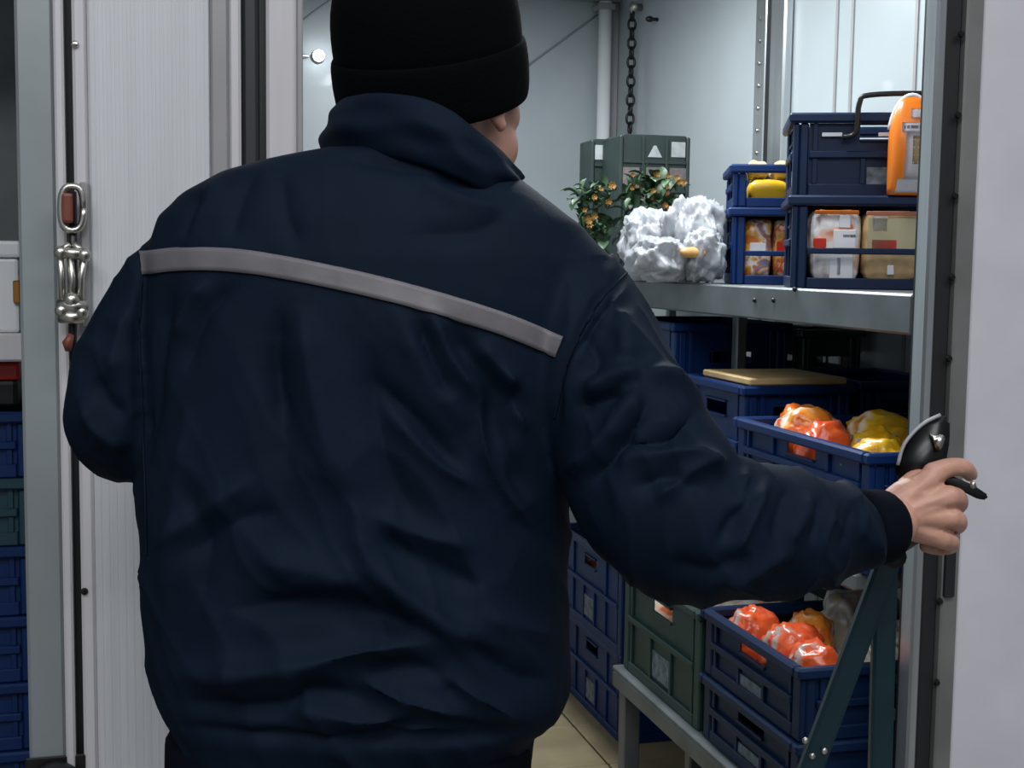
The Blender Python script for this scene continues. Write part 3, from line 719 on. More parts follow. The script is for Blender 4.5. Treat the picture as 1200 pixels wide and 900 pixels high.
# high floor of packs so that the top layer sits just under the rim
lay = [(903, 500, P_redo, 0.055, 0.045, 0.064, 'small red pack against the rim of the snack crate'),
       (940, 498, P_oran, 0.085, 0.062, 0.072, 'orange and white snack pack heaped in the blue crate'),
       (965, 522, P_oran, 0.075, 0.055, 0.058, 'orange swirl snack pack at the front rim of the crate'),
       (998, 496, P_yel, 0.080, 0.062, 0.068, 'yellow snack pack at the back of the heap'),
       (1022, 506, P_yel, 0.060, 0.05, 0.06, 'small yellow snack pack behind the white one'),
       (1008, 532, P_yel, 0.075, 0.05, 0.058, 'yellow and white snack pack resting on the front rim'),
       (1046, 520, P_oran, 0.06, 0.05, 0.06, 'orange snack pack in the crate corner at the jamb')]
its = [[*onZ(l[0], l[1], ZM+0.215)[:2], (l[3]+l[4])/2*0.98] for l in lay]
relax(its, xm+0.014, xm+0.386, y_near+0.014, y_far-0.014)
for k, (px, py, m, a, b, c, lab) in enumerate(lay):
    pouch('snack_pack', lab, 'snack pack', (its[k][0], its[k][1], ZK), (a+b)/2, (a+b)/2*0.9, c, m, (0.3*math.sin(k*2), 0.25*math.cos(k*1.7), k*1.1), k+20, 'snack packs heaped in the blue crate', False)
y_c = 2.545
ca = crate('blue crate with cardboard sheet on top behind the snack packs', (1.205+0.125, y_c+0.17, ZM), 0.25, 0.32, 0.262, M_blue, mk=M_ymark)
tag(obj('cardboard_sheet', B(1.215, 1.445, y_c+0.012, y_c+0.26, ZM+0.263, ZM+0.278, bev=0.003), M_card), 'cardboard sheet lying on the blue crate rim', 'cardboard')
crate('blue crate by the wall behind the heaped snack crate', (1.478+0.125, y_c+0.19, ZM), 0.235, 0.34, 0.268, M_blue)
crate('bright blue crate far back under the top shelf', (1.215+0.15, y_c+0.41+0.22, ZM), 0.30, 0.40, 0.375, M_blue)
crate('dark green crate in the shadow under the top shelf', (1.548+0.08, y_c+0.40+0.14, ZM), 0.16, 0.25, 0.36, M_green)

# ---- bench crates
xb = XB+0.02
yb0, yb1 = 1.975, 2.375
crate('lower dark blue crate on the near end of the bench', (xb+0.20, (yb0+yb1)/2, ZB), 0.40, yb1-yb0, 0.130, M_dblue)
crate('upper dark blue crate of orange packs on the near end of the bench', (xb+0.20, (yb0+yb1)/2, ZB+0.131), 0.40, yb1-yb0, 0.131, M_dblue)
ZQ = ZB+0.131+0.0145
gy0, gy1 = 2.40, 2.84
crate('dark green crate beside the blue stack on the bench', (xb+0.19, (gy0+gy1)/2, ZB), 0.38, gy1-gy0, 0.248, M_green)
lay2 = ((885, 722, P_redo, 0.07, 0.05, 0.045, 'red and white pack at the back of the bench crate'),
        (905, 728, P_oran, 0.06, 0.05, 0.05, 'orange pack under the sleeve in the bench crate'),
        (945, 756, P_redo, 0.075, 0.06, 0.05, 'large orange pack lying in the bench crate'),
        (925, 770, P_redo, 0.06, 0.05, 0.05, 'creased orange pack against the rim of the bench crate'),
        (950, 720, P_plas, 0.11, 0.08, 0.06, 'clear film bag of bread at the back of the bench crate'),
        (1020, 765, P_plas, 0.09, 0.07, 0.055, 'grey film bag beside the trolley rail'),
        (1010, 790, P_plas, 0.07, 0.06, 0.05, 'crumpled clear bag at the near end of the bench crate'))
its = [[*onZ(l[0], l[1], ZB+0.25)[:2], (l[3]+l[4])/2*0.92] for l in lay2]
relax(its, xb+0.014, xb+0.386, yb0+0.014, yb1-0.014)
for k, (px, py, m, a, b, c, lab) in enumerate(lay2):
    pouch('snack_pack', lab, 'snack pack', (its[k][0], its[k][1], ZQ), (a+b)/2*0.94, (a+b)/2*0.88, c+0.02, m, (0.2*math.sin(k), 0.25*math.cos(k*2), k*0.9), k+60, 'packs in the bench crate', False)
for k in range(3):
    pouch('bread_bag', ('white bread bag next to the blue crates in the green crate', 'greyish clear bag in the middle of the green crate', 'white bread bag at the far end of the green crate')[k], 'bread bag', (xb+0.18, gy0+0.08+k*0.14, ZB+0.0155), 0.145, 0.063, 0.112, (P_white, P_plas, P_white)[k], (0, 0, 0), 95+k, 'bread bags in the green crate', False, 0.12)
# ---- floor stack behind the bench
xf = 1.28; fy0 = 3.46
crate('lower blue crate of the floor stack behind the bench', (xf+0.19, fy0+0.30, 0.0), 0.38, 0.58, 0.262, M_blue)
up = crate('upper blue crate of the floor stack behind the bench', (xf+0.19, fy0+0.30, 0.263), 0.40, 0.60, 0.268, M_blue)
for k in range(3):
    pouch('bread_bag', ('white film pack on the floor stack, far end', 'red and white pack in the floor stack middle', 'pale film pack on the floor stack, near end')[k], 'bread bag', (xf+0.19, fy0+0.49-k*0.19, 0.263+0.0155), 0.15, 0.085, (0.148, 0.125, 0.128)[k], (P_white, P_redo, P_white)[k], (0, 0, 0), 110+k, 'bags in the floor stack', False, 0.1)

# ---- neighbouring room on the left
ys = 2.45
sr = thing('side_rack', 'pale shelf rack in the neighbouring cold room', 'rack', (-0.55, ys, 0))
zs1 = onY(10, 391, ys).z; zs0 = onY(10, 424, ys).z; xe = xAt(26, ys)
obj('shelf', B(-0.5, xe+0.55, 0, 0.5, zs0, zs1, bev=0.004), M_frame, sr)
for x in (-0.49, xe+0.55-0.004-0.03):
    for y in ((0.02, 0.46) if x < -0.4 else (0.465,)): obj('post', B(x, x+0.03, y, y+0.03, 0, zs0-0.0005), M_shelfm, sr)
obj('lower_shelf', B(-0.455, xe+0.55+0.02, 0.01, 0.5, 0.04, 0.06), M_shelfm, sr)
zt = onY(10, 282, ys+0.02).z; xw1 = xAt(23, ys+0.02)
wb = thing('storage_box', 'white plastic box on the neighbouring shelf', 'box', (xw1-0.2, ys+0.2, zs1))
obj('body', B(-0.2, 0.198, -0.18, 0.18, 0, zt-zs1-0.03, bev=0.006, seg=2), M_whitep, wb)
obj('lid', B(-0.206, 0.203, -0.186, 0.186, zt-zs1-0.0299, zt-zs1, bev=0.006, seg=2), M_whitep, wb)
q = onY(20, 342, ys+0.02)
obj('brass_clasp', B(q.x-(xw1-0.2)-0.006, q.x-(xw1-0.2)+0.006, -0.19, -0.1802, q.z-zs1-0.02, q.z-zs1+0.02, bev=0.002), mat('brass', (170, 120, 60), 0.35, 0.8), wb)
zz = 0.0605; hs = []
tops = [onY(10, v, ys+0.03).z for v in (880, 800, 722, 640, 560, 482)]
prev = 0.0605; labs = ['bottom blue crate under the neighbouring shelf', 'blue crate second from the floor in the neighbouring stack', 'bright blue crate in the middle of the neighbouring stack', 'bright blue crate under the dark one in the neighbouring stack', 'dark teal crate below the topmost blue one next door', 'topmost blue crate of the neighbouring stack']
lvl = [prev]+tops
n = 0; z = prev
for i, tp in enumerate(tops):
    h = tp-z
    if h < 0.06: continue
    while h > 0.3: h = h/2
    k = 0
    while z+h <= tp+1e-4:
        crate(labs[i] if k == 0 else 'blue crate set right above the bottom one next door', (xe+0.012-0.19, ys+0.24, z), 0.38, 0.42, h-0.001, mat('teal_crate_plastic', (18, 54, 66), 0.45, var=0.2) if i == 4 else M_blue, marks=False, group='blue crates stacked in the neighbouring room'); z += h; k += 1
q = onY(18, 434, ys+0.1)
tub = thing('storage_tub', 'black tub with red lid on the neighbouring crate stack', 'tub', (q.x-0.07, ys+0.16, z))
zl = max(0.05, q.z+0.016-z)
obj('body', B(-0.08, 0.075, -0.08, 0.08, 0, zl-0.032, bev=0.008, seg=2), M_black, tub)
obj('lid', B(-0.084, 0.079, -0.084, 0.084, zl-0.0319, zl, bev=0.006, seg=2), M_red, tub)

# ================================================================ PERSON
ZP = 1.38
per_base = onZ(410, 900, 0.0)
pc = W(415, 600, 1.42)
person = thing('person', 'man in navy work jacket and black beanie holding a trolley grip', 'person', (pc.x, pc.y, 0))
def child(name, me, m, parent=person, smooth=True):
    """mesh in world coordinates -> child keeping place"""
    off = Vector(person.location)
    if isinstance(me, bmesh.types.BMesh):
        for v in me.verts: v.co -= off
        return obj(name, me, m, parent, smooth)
    me.transform(Matrix.Translation(-off)); return obj(name, me, m, parent, smooth)

def sring(c, a, d, n=40, e=2.3, rot=0.0, up=None):
    """horizontal superellipse ring; a along camera right, d along forward"""
    out = []
    R = Matrix.Rotation(rot, 3, 'Z'); rx = R @ Rh; fx = R @ Fh
    for k in range(n):
        t = 2*math.pi*k/n
        cx = math.copysign(abs(math.cos(t))**(2/e), math.cos(t)); sy = math.copysign(abs(math.sin(t))**(2/e), math.sin(t))
        out.append(Vector(c)+rx*(a*cx)+fx*(d*sy))
    return out
def limb(bm, pts, n=28, per=6):
    """pts: (px,py,z,radius_px_at_that_depth[,flatten])"""
    P = [W(p[0], p[1], p[2]) for p in pts]; r = [p[3]*p[2]/FPX for p in pts]
    C = catmull(P, per); rr = [v.x for v in catmull([Vector((q, 0, 0)) for q in r], per)]
    tube(bm, C, rr, n)
    for e in (0, -1): ell(bm, C[e], ((rr[e], 0, 0), (0, rr[e], 0), (0, 0, rr[e])), 20, 12)

# ---------- jacket
bm = bmesh.new()
TOR = [  # py, left, right, depth centre, half depth
    (174, 400, 572, 1.378, 0.066), (181, 352, 584, 1.377, 0.078), (191, 305, 592, 1.378, 0.087), (206, 262, 609, 1.378, 0.096), (229, 220, 638, 1.38, 0.106), (258, 192, 676, 1.382, 0.118), (300, 176, 698, 1.385, 0.130),
    (350, 174, 702, 1.388, 0.137), (420, 166, 690, 1.39, 0.142), (500, 164, 676, 1.392, 0.145), (600, 166, 668, 1.395, 0.148), (700, 172, 668, 1.398, 0.152),
    (770, 180, 672, 1.40, 0.156), (800, 186, 672, 1.40, 0.157), (822, 192, 662, 1.40, 0.150), (838, 202, 642, 1.40, 0.142), (856, 206, 622, 1.40, 0.134), (905, 198, 616, 1.40, 0.134), (940, 196, 616, 1.40, 0.134)]
rings = []
for py, l, r, z, d in TOR:
    # outline is tangent close to the centre depth of the slice
    c = W((l+r)/2, py, z); a = (r-l)/2*z/FPX
    rings.append(sring(c, a, d, 48, 2.35, 0.0))
loft(bm, rings)
# left arm: shoulder - elbow, forearm goes forward in front of the body
limb(bm, [(300, 326, 1.39, 52), (230, 334, 1.39, 72), (172, 400, 1.385, 72), (150, 478, 1.375, 74), (160, 492, 1.44, 70), (185, 470, 1.54, 58), (215, 450, 1.64, 46)], 28)
# right arm
limb(bm, [(640, 310, 1.375, 62), (672, 365, 1.36, 76), (712, 450, 1.33, 88), (752, 540, 1.30, 96), (792, 606, 1.285, 96), (850, 622, 1.29, 86), (920, 624, 1.32, 74), (962, 625, 1.350, 64), (996, 622, 1.372, 53), (1010, 620, 1.380, 42)], 32)
bmesh.ops.recalc_face_normals(bm, faces=bm.faces)
jm = evalmesh(bm, 0.0036, 18, 'jacket')

STROKES = [  # polyline px, amplitude mm (+ ridge / - valley), sigma px
    # torso lower
    ([(412, 575), (430, 650), (475, 700), (529, 740), (600, 762)], 9, 17), ([(300, 655), (360, 668), (430, 690)], 7, 20),
    ([(270, 716), (340, 706), (412, 712), (520, 748)], -9, 15), ([(205, 790), (260, 792), (340, 783), (430, 762), (515, 752)], 9, 16),
    ([(215, 822), (300, 828), (345, 822), (362, 808), (440, 822)], -7, 11), ([(425, 800), (475, 822), (545, 843)], 7, 10),
    ([(430, 787), (497, 784), (551, 826)], -7, 10), ([(497, 784), (551, 814), (612, 848)], 7, 11), ([(439, 866), (497, 850), (587, 862)], -6, 9),
    ([(330, 826), (412, 845), (475, 848)], 6, 11), ([(540, 742), (600, 790), (650, 800)], -6, 13), ([(560, 720), (620, 738), (655, 742)], 5, 14),
    ([(200, 850), (300, 862), (430, 868), (560, 868), (640, 852)], -6, 8),
    # torso middle / upper
    ([(352, 355), (362, 430), (385, 525), (423, 585)], 7, 20), ([(320, 400), (325, 480), (345, 560)], -5, 18), ([(430, 400), (440, 480), (460, 560), (500, 620)], -6, 17),
    ([(203, 330), (188, 385), (177, 487), (170, 550)], -6, 9), ([(245, 328), (222, 358), (205, 400)], 5, 9), ([(280, 330), (240, 370), (215, 440)], -4, 9),
    ([(220, 470), (210, 560), (200, 660), (195, 740)], 4, 12), ([(190, 640), (240, 600), (300, 560)], 5, 12), ([(215, 650), (280, 610), (330, 600)], -4, 12),
    ([(455, 355), (495, 420), (540, 500), (580, 590)], 6, 18), ([(520, 380), (560, 430), (600, 470), (625, 490)], -7, 14), ([(560, 400), (590, 440), (612, 455)], 6, 10),
    ([(520, 470), (560, 540), (610, 610), (650, 640)], -8, 20), ([(600, 500), (600, 560), (630, 620)], 5, 14), ([(430, 600), (500, 630), (560, 640)], 5, 12), ([(440, 625), (500, 660), (570, 690)], -6, 12),
    ([(260, 205), (235, 250), (215, 290)], 4, 12), ([(300, 200), (280, 240), (270, 280)], -3, 10), ([(395, 180), (470, 195), (560, 220)], -4, 10), ([(480, 200), (540, 235), (600, 250)], 4, 11),
    ([(600, 240), (560, 270), (480, 275)], -3, 12),
    ([(502, 362), (530, 420), (562, 468)], 8, 9), ([(488, 372), (505, 420), (530, 470)], -7, 9), ([(590, 425), (600, 465), (616, 508)], 6, 7), ([(565, 470), (572, 530), (600, 585), (645, 640)], 4, 5),
    ([(575, 450), (590, 520), (625, 590)], -8, 13), ([(440, 445), (485, 490), (545, 560)], -7, 10), ([(455, 480), (510, 540), (566, 573)], 6, 9), ([(330, 360), (322, 430), (340, 500)], -5, 12), ([(215, 560), (240, 640), (235, 720)], -4, 14),
    ([(330, 205), (335, 250), (352, 290)], -3, 10), ([(240, 225), (225, 255), (215, 285)], -4, 7),
    # shoulder seams
    ([(734, 318), (694, 364), (660, 430), (648, 500)], -5, 6), ([(742, 326), (706, 370), (672, 430), (660, 490)], 4, 6), ([(170, 300), (162, 380), (164, 470), (168, 560)], -6, 6),
    # right sleeve
    ([(684, 468), (712, 444), (752, 438)], 7, 9), ([(672, 480), (700, 470), (735, 462)], -6, 9), ([(660, 552), (692, 536), (722, 500), (748, 456)], 8, 11), ([(690, 565), (725, 530), (760, 470)], -6, 9),
    ([(752, 436), (796, 448), (834, 474)], 8, 10), ([(728, 524), (784, 516), (812, 484)], -8, 10), ([(722, 538), (768, 530), (820, 534), (850, 560)], 7, 11), ([(765, 585), (815, 552), (850, 540)], 6, 10), ([(740, 570), (790, 560), (830, 575)], -6, 10),
    ([(680, 390), (700, 420), (690, 450)], -5, 10), ([(720, 360), (735, 400), (740, 425)], 5, 12),
    ([(858, 655), (880, 610), (900, 560)], 5, 7), ([(842, 640), (866, 600), (880, 552)], -5, 7), ([(874, 550), (872, 580), (862, 600)], 6, 6), ([(905, 640), (915, 600), (924, 565)], -3, 7),
    ([(922, 640), (940, 606), (950, 575)], 3.5, 6), ([(948, 640), (958, 605), (966, 580)], -3, 5), ([(960, 650), (976, 612), (982, 582)], 2.5, 5), ([(990, 645), (996, 612), (1000, 588)], -2.5, 4), ([(1008, 640), (1012, 615), (1014, 592)], 2, 4),
    ([(850, 690), (890, 668), (930, 640)], 5, 9), ([(780, 660), (830, 670), (880, 650)], -4, 12),
    # left sleeve
    ([(110, 440), (125, 470), (150, 490)], -5, 10), ([(95, 470), (110, 500), (150, 530)], 5, 10), ([(150, 360), (135, 410), (130, 450)], 5, 12),
]
def apply_strokes(me, strokes, gain=1.0):
    n = len(me.vertices); co = np.empty(n*3); me.vertices.foreach_get('co', co); co = co.reshape(-1, 3)
    nr = np.empty(n*3); me.vertices.foreach_get('normal', nr); nr = nr.reshape(-1, 3)
    x, y, z = proj(co); v = np.array(CAM)-co; v /= np.linalg.norm(v, axis=1)[:, None]
    face = np.clip((nr*v).sum(1)*1.6, 0, 1)
    disp = np.zeros(n)
    for pl, amp, sg in strokes:
        pl = [(q.x, q.y) for q in catmull([Vector((a, b, 0)) for a, b in pl], 4)]
        P = np.array(pl); seg = np.linalg.norm(np.diff(P, axis=0), axis=1); cum = np.concatenate([[0], np.cumsum(seg)]); tot = cum[-1]
        best = np.full(n, 1e9); bt = np.zeros(n)
        for i in range(len(P)-1):
            d = P[i+1]-P[i]; L2 = (d**2).sum()+1e-9
            t = np.clip(((x-P[i, 0])*d[0]+(y-P[i, 1])*d[1])/L2, 0, 1)
            dd = np.hypot(x-(P[i, 0]+t*d[0]), y-(P[i, 1]+t*d[1])); m = dd < best
            best = np.where(m, dd, best); bt = np.where(m, (cum[i]+t*seg[i])/tot, bt)
        taper = np.clip(np.minimum(bt, 1-bt)*4+0.15, 0, 1)
        disp += amp*0.001*gain*taper*np.exp(-(best/sg)**1.5/1.1)
    co2 = co+nr*(disp*face)[:, None]
    me.vertices.foreach_set('co', co2.ravel()); me.update()
apply_strokes(jm, STROKES, 1.75)
# fine cloth unevenness
n = len(jm.vertices); co = np.empty(n*3); jm.vertices.foreach_get('co', co); co = co.reshape(-1, 3)
nr = np.empty(n*3); jm.vertices.foreach_get('normal', nr); nr = nr.reshape(-1, 3)
def ridge(p, s): return (1-abs(mnoise.noise(p*s)))**5
pxx, pyy, _ = proj(co)
def cloth(c, a, b):
    c = Vector(c); wv = mnoise.noise_vector(c*5)*0.035
    u = c.dot(Rh); v = c.z; f_ = c.dot(Fh)
    sleeve = min(1.0, max(0.0, (a-640-(b-320)*0.08)/60.0)) if b > 300 else 0.0
    if a < 165: sleeve = 0.5
    # back: creases run down and to the right; sleeve: creases run across the arm
    p1 = Vector(((u+0.55*v)*1.9, f_*0.7, (v-0.35*u)*0.75))+wv
    p2 = Vector(((u+0.2*v)*2.3, f_*1.2, (v+0.45*u)*1.1))+wv
    low = min(1.0, max(0.25, (b-330)/350.0))
    r_back = (ridge(p1, 5.0)-0.45)*0.0070*low+(ridge(p1+Vector((7, 1, 3)), 10.0)-0.45)*0.0032*low
    r_slv = (ridge(p2, 6.0)-0.45)*0.0075+(ridge(p2+Vector((1, 5, 2)), 12.0)-0.45)*0.0034
    return r_back*(1-sleeve)+r_slv*sleeve + mnoise.noise(c*8)*0.003
fn = np.array([cloth(c, a, b) for c, a, b in zip(co, pxx, pyy)])
co += nr*fn[:, None]; jm.vertices.foreach_set('co', co.ravel()); jm.update()
jbm = bmesh.new(); jbm.from_mesh(jm); bvh = BVHTree.FromBMesh(jbm); jbm.free()
jacket = child('jacket', jm, M_jacket); jacket['label'] = 'navy work jacket with grey tape across the back'

def surf(px, py, off=0.0015):
    d = ray(px, py).normalized(); hit = bvh.ray_cast(CAM, d)
    if hit[0] is None: return None
    nn = hit[1]
    if nn.dot(d) > 0: nn = -nn
    return hit[0]+nn*off, nn
def strip(pts, wpx, off=0.002, thick=0.0012, nw=5, per=10):
    bm = bmesh.new(); C = catmull([Vector((a, b, 0)) for a, b in pts], per); top = []; bot = []
    for i, c in enumerate(C):
        t = (C[min(i+1, len(C)-1)]-C[max(i-1, 0)]).normalized(); nv = Vector((-t.y, t.x, 0)); row = []; row2 = []
        w_ = wpx if not hasattr(wpx, '__call__') else wpx(i/(len(C)-1))
        ok = True
        for j in range(nw+1):
            q = c+nv*((j/nw-0.5)*w_); s = surf(q.x, q.y, off)
            if s is None: ok = False; break
            row.append(s[0]); row2.append(s[0]-s[1]*thick)
        if ok: top.append(row); bot.append(row2)
    gt = [[bm.verts.new(p) for p in r] for r in top]; gb = [[bm.verts.new(p) for p in r] for r in bot]
    for i in range(len(gt)-1):
        for j in range(nw):
            bm.faces.new((gt[i][j], gt[i][j+1], gt[i+1][j+1], gt[i+1][j])); bm.faces.new((gb[i][j], gb[i+1][j], gb[i+1][j+1], gb[i][j+1]))
        bm.faces.new((gt[i][0], gt[i+1][0], gb[i+1][0], gb[i][0])); bm.faces.new((gt[i][nw], gb[i][nw], gb[i+1][nw], gt[i+1][nw]))
    return bm
st = child('reflective_stripe', strip([(166, 309), (215, 304), (280, 306), (350, 317), (430, 334), (510, 355), (590, 380), (656, 407)], lambda t: 27 - 1*t, 0.0026), M_stripe, jacket)
st['label'] = 'grey reflective tape across the back'
for pts in ([(738, 316), (700, 358), (668, 420), (650, 490)], [(168, 300), (163, 380), (166, 470), (170, 560), (172, 650)]):
    child('seam', strip(pts, 2.2, 0.0016, 0.001, 2), M_jacket, jacket)

# ---------- collar (standing, open to the front right)
def collar():
    TOP = [(440, 150, 1.475), (408, 126, 1.44), (399, 118, 1.39), (408, 114, 1.345), (440, 110, 1.300), (490, 115, 1.280), (527, 129, 1.280), (553, 148, 1.290), (587, 175, 1.320), (607, 196, 1.358), (612, 201, 1.372)]
    BASE = [(440, 222, 1.50), (395, 196, 1.47), (378, 180, 1.42), (380, 178, 1.375), (408, 182, 1.33), (460, 186, 1.294), (515, 200, 1.284), (548, 214, 1.286), (574, 228, 1.305), (588, 230, 1.352), (590, 226, 1.370)]
    T = catmull([W(*p) for p in TOP], 6); Bs = catmull([W(*p) for p in BASE], 6); cen = W(492, 165, 1.375); rows = []
    for k, (hi, lo) in enumerate(zip(T, Bs)):
        t = k/(len(T)-1); m_ = lo.lerp(hi, 0.5); ow = Vector((m_.x-cen.x, m_.y-cen.y, 0)).normalized(); outer = []
        for j in range(9):
            v = j/8; wv = math.sin(math.pi*v)
            cr_ = 0.003*math.sin(t*26+v*9)*wv + 0.0025*math.sin(t*15-v*12+1)*wv
            outer.append(lo.lerp(hi, v)+ow*(0.009*wv+cr_))
        top = hi-ow*0.003+UPV*0.002
        rows.append(outer+[top]+[p-ow*0.006 for p in reversed(outer)])
    bm = bmesh.new(); loft(bm, rows); bmesh.ops.recalc_face_normals(bm, faces=bm.faces)
    return evalmesh(bm, None, 0, 'collar', 1)
child('collar', collar(), M_jacket, jacket)

# cuff
bm = bmesh.new()
A, Bq = W(1004, 620, 1.376), W(1038, 617, 1.400)
pts = [A.lerp(Bq, t) for t in (0, 0.12, 0.35, 0.6, 0.85, 1.0)]
tube(bm, pts, [0.036, 0.0415, 0.041, 0.040, 0.0395, 0.036], 32)
child('cuff', bm, M_knit, jacket)
# hem band
bm = bmesh.new(); rings = []
for py, k in ((850, 0.98), (858, 1.012), (880, 1.014), (903, 1.012), (930, 1.012), (938, 0.99)):
    c = W(411, py, 1.40); rings.append(sring(c, 209*1.40/FPX*k, 0.136*k, 48, 2.35))
loft(bm, rings); child('hem_band', bm, M_knit, jacket)

# ---------- beanie: crown + folded brim
hc = W(503, 52, 1.412)            # centre of head at brim level
hy = math.radians(-30)            # head turned to the right
tiltR = Matrix.Rotation(math.radians(-7), 3, Fh) @ Matrix.Rotation(math.radians(9), 3, Rh)
tiltB = Matrix.Rotation(math.radians(-6), 3, Fh) @ Matrix.Rotation(math.radians(19), 3, Rh)
def hring(h, a, d, n=44, e=2.15):
    R = Matrix.Rotation(hy, 3, 'Z'); rx = R @ Rh; fx = R @ Fh; up = tiltB @ UPV; rx = tiltB @ rx; fx = tiltB @ fx; out = []
    for k in range(n):
        t = 2*math.pi*k/n
        cx = math.copysign(abs(math.cos(t))**(2/e), math.cos(t)); sy = math.copysign(abs(math.sin(t))**(2/e), math.sin(t))
        out.append(hc+UPV*-0.006+rx*a*cx+fx*(d*sy)+up*h)
    return out
HW = 0.0985
bm = bmesh.new()
loft(bm, [hring(h, HW*k, 0.112*k) for h, k in ((-0.02, 0.955), (0.0, 0.972), (0.025, 0.972), (0.05, 0.945), (0.072, 0.88), (0.09, 0.79), (0.104, 0.66), (0.114, 0.48), (0.12, 0.26), (0.122, 0.06))])
cr = child('beanie', evalmesh(bm, None, 0, 'beanie', 1), M_beanie); cr['label'] = 'black knitted beanie'
bm = bmesh.new()
loft(bm, [hring(h, HW*k, 0.112*k) for h, k in ((-0.060, 0.93), (-0.063, 0.955), (-0.058, 0.985), (-0.045, 1.008), (-0.025, 1.018), (-0.008, 1.012), (0.0, 1.0), (0.003, 0.98), (0.0, 0.95))], cap=False)
child('brim', evalmesh(bm, None, 0, 'brim', 1), M_beanie, cr)

# ---------- body (one skin mesh: head, neck, trunk, limbs; hands)
bm = bmesh.new()
R = Matrix.Rotation(hy, 3, 'Z'); hx = tiltR @ (R @ Rh); hf = tiltR @ (R @ Fh); hu = tiltR @ UPV
def H(x, f, u): return hc+hx*x+hf*f+hu*u
def hell(x, f, u, a, b, c): ell(bm, H(x, f, u), (hx*a, hf*b, hu*c), 28, 20)
hell(0, 0.0, -0.005, 0.077, 0.096, 0.105)       # skull
hell(0, 0.030, -0.085, 0.064, 0.066, 0.070)      # jaw and face
hell(0, 0.060, -0.135, 0.034, 0.034, 0.030)      # chin
hell(0, 0.082, -0.045, 0.050, 0.022, 0.018)      # brow
hell(0, 0.104, -0.075, 0.014, 0.020, 0.028)      # nose
hell(0, 0.110, -0.092, 0.018, 0.014, 0.011)
hell(0, 0.092, -0.116, 0.026, 0.010, 0.006)      # lips
hell(0, 0.090, -0.126, 0.023, 0.010, 0.006)
for s in (-1, 1):
    hell(s*0.046, 0.056, -0.082, 0.020, 0.028, 0.026)   # cheek
    hell(s*0.078, -0.008, -0.066, 0.007, 0.017, 0.027)  # ear
    hell(s*0.078, -0.002, -0.090, 0.006, 0.008, 0.008)
    hell(s*0.042, 0.035, -0.115, 0.026, 0.040, 0.034)  # lobe
    hell(s*0.032, 0.092, -0.058, 0.014, 0.008, 0.006)   # lid
neck = [H(0, -0.015, -0.06), H(0, -0.022, -0.12), W(492, 200, 1.385), W(470, 260, 1.39)]
tube(bm, catmull(neck, 5), [0.058]*6+[0.060]*5+[0.066]*5, 24) if False else tube(bm, catmull(neck, 5), 0.058, 24)
for py, l, r, z, d in ((215, 400, 560, 1.385, 0.06),):
    pass
rings = [sring(W(430, py, z), hw_*z/FPX, d, 32, 2.2) for py, hw_, z, d in ((215, 110, 1.385, 0.06), (260, 180, 1.39, 0.085), (330, 205, 1.395, 0.1), (480, 190, 1.395, 0.1), (650, 170, 1.40, 0.1), (800, 175, 1.40, 0.105), (930, 180, 1.40, 0.105), (1010, 170, 1.41, 0.1))]
loft(bm, rings)
limb(bm, [(265, 280, 1.39, 40), (190, 390, 1.385, 50), (160, 470, 1.385, 46), (170, 485, 1.45, 44), (215, 450, 1.64, 32), (228, 444, 1.70, 30)], 20)
limb(bm, [(640, 320, 1.375, 42), (712, 460, 1.33, 56), (790, 606, 1.29, 54), (900, 622, 1.315, 46), (1000, 621, 1.37, 36), (1045, 612, 1.40, 31)], 20)
hipz = W(410, 960, 1.41)
feet = []
for s in (-1, 1):
    hp = hipz+Rh*(0.085*s)+UPV*-0.03; kn = Vector((hp.x, hp.y, 0.47))+Fh*0.02+Rh*0.01*s; an = Vector((hp.x, hp.y, 0.09))+Rh*0.02*s; feet.append(an)
    tube(bm, catmull([hp, kn.lerp(hp, 0.5), kn, kn.lerp(an, 0.45)+Fh*-0.015, an], 4), [0.085]*4+[0.078]*4+[0.058]*4+[0.055]*4+[0.042], 20)
    tube(bm, [an+Vector((0, 0, -0.03))-Fh*0.03, an+Vector((0, 0, -0.04))+Fh*0.08, an+Vector((0, 0, -0.055))+Fh*0.16], [0.038, 0.036, 0.024], 16)
bmesh.ops.recalc_face_normals(bm, faces=bm.faces)
bodym = evalmesh(bm, 0.0035, 4, 'bodypart')

# right hand: back of the hand towards the camera, fingers closed round the grip
bm = bmesh.new()
HZ = 1.405
def hp_(px, py, dz): return W(px, py, HZ+dz)
def chain(pts, rad, n=14, per=4):
    C = catmull([hp_(*p) for p in pts], per); rr = [v.x for v in catmull([Vector((r/1000, 0, 0)) for r in rad], per)]
    tube(bm, C, rr, n)
    for e in (0, -1): ell(bm, C[e], ((rr[e], 0, 0), (0, rr[e], 0), (0, 0, rr[e])), 14, 10)
# metacarpals fan out from the wrist
wrist = (1046, 606, 0.0)
for kn, r0, r1 in (((1096, 556, 0.012), 17, 12.5), ((1112, 582, 0.004), 18, 12.5), ((1113, 607, 0.004), 17, 12), ((1104, 631, 0.008), 16, 11.5)):
    chain([(1036, 612, 0.0), wrist, ((wrist[0]+kn[0])/2, (wrist[1]+kn[1])/2, kn[2]*0.3+0.004), kn], [24, 21, r0, r1])
chain([(1040, 600, 0.004), (1066, 580, 0.008), (1080, 590, 0.014), (1085, 612, 0.014)], [19, 19, 20, 17])
# index finger: over the grip, pointing right along the lever
chain([(1094, 555, 0.012), (1112, 548, 0.016), (1129, 548, 0.024), (1137, 556, 0.040)], [12.5, 10.5, 9.8, 8.2])
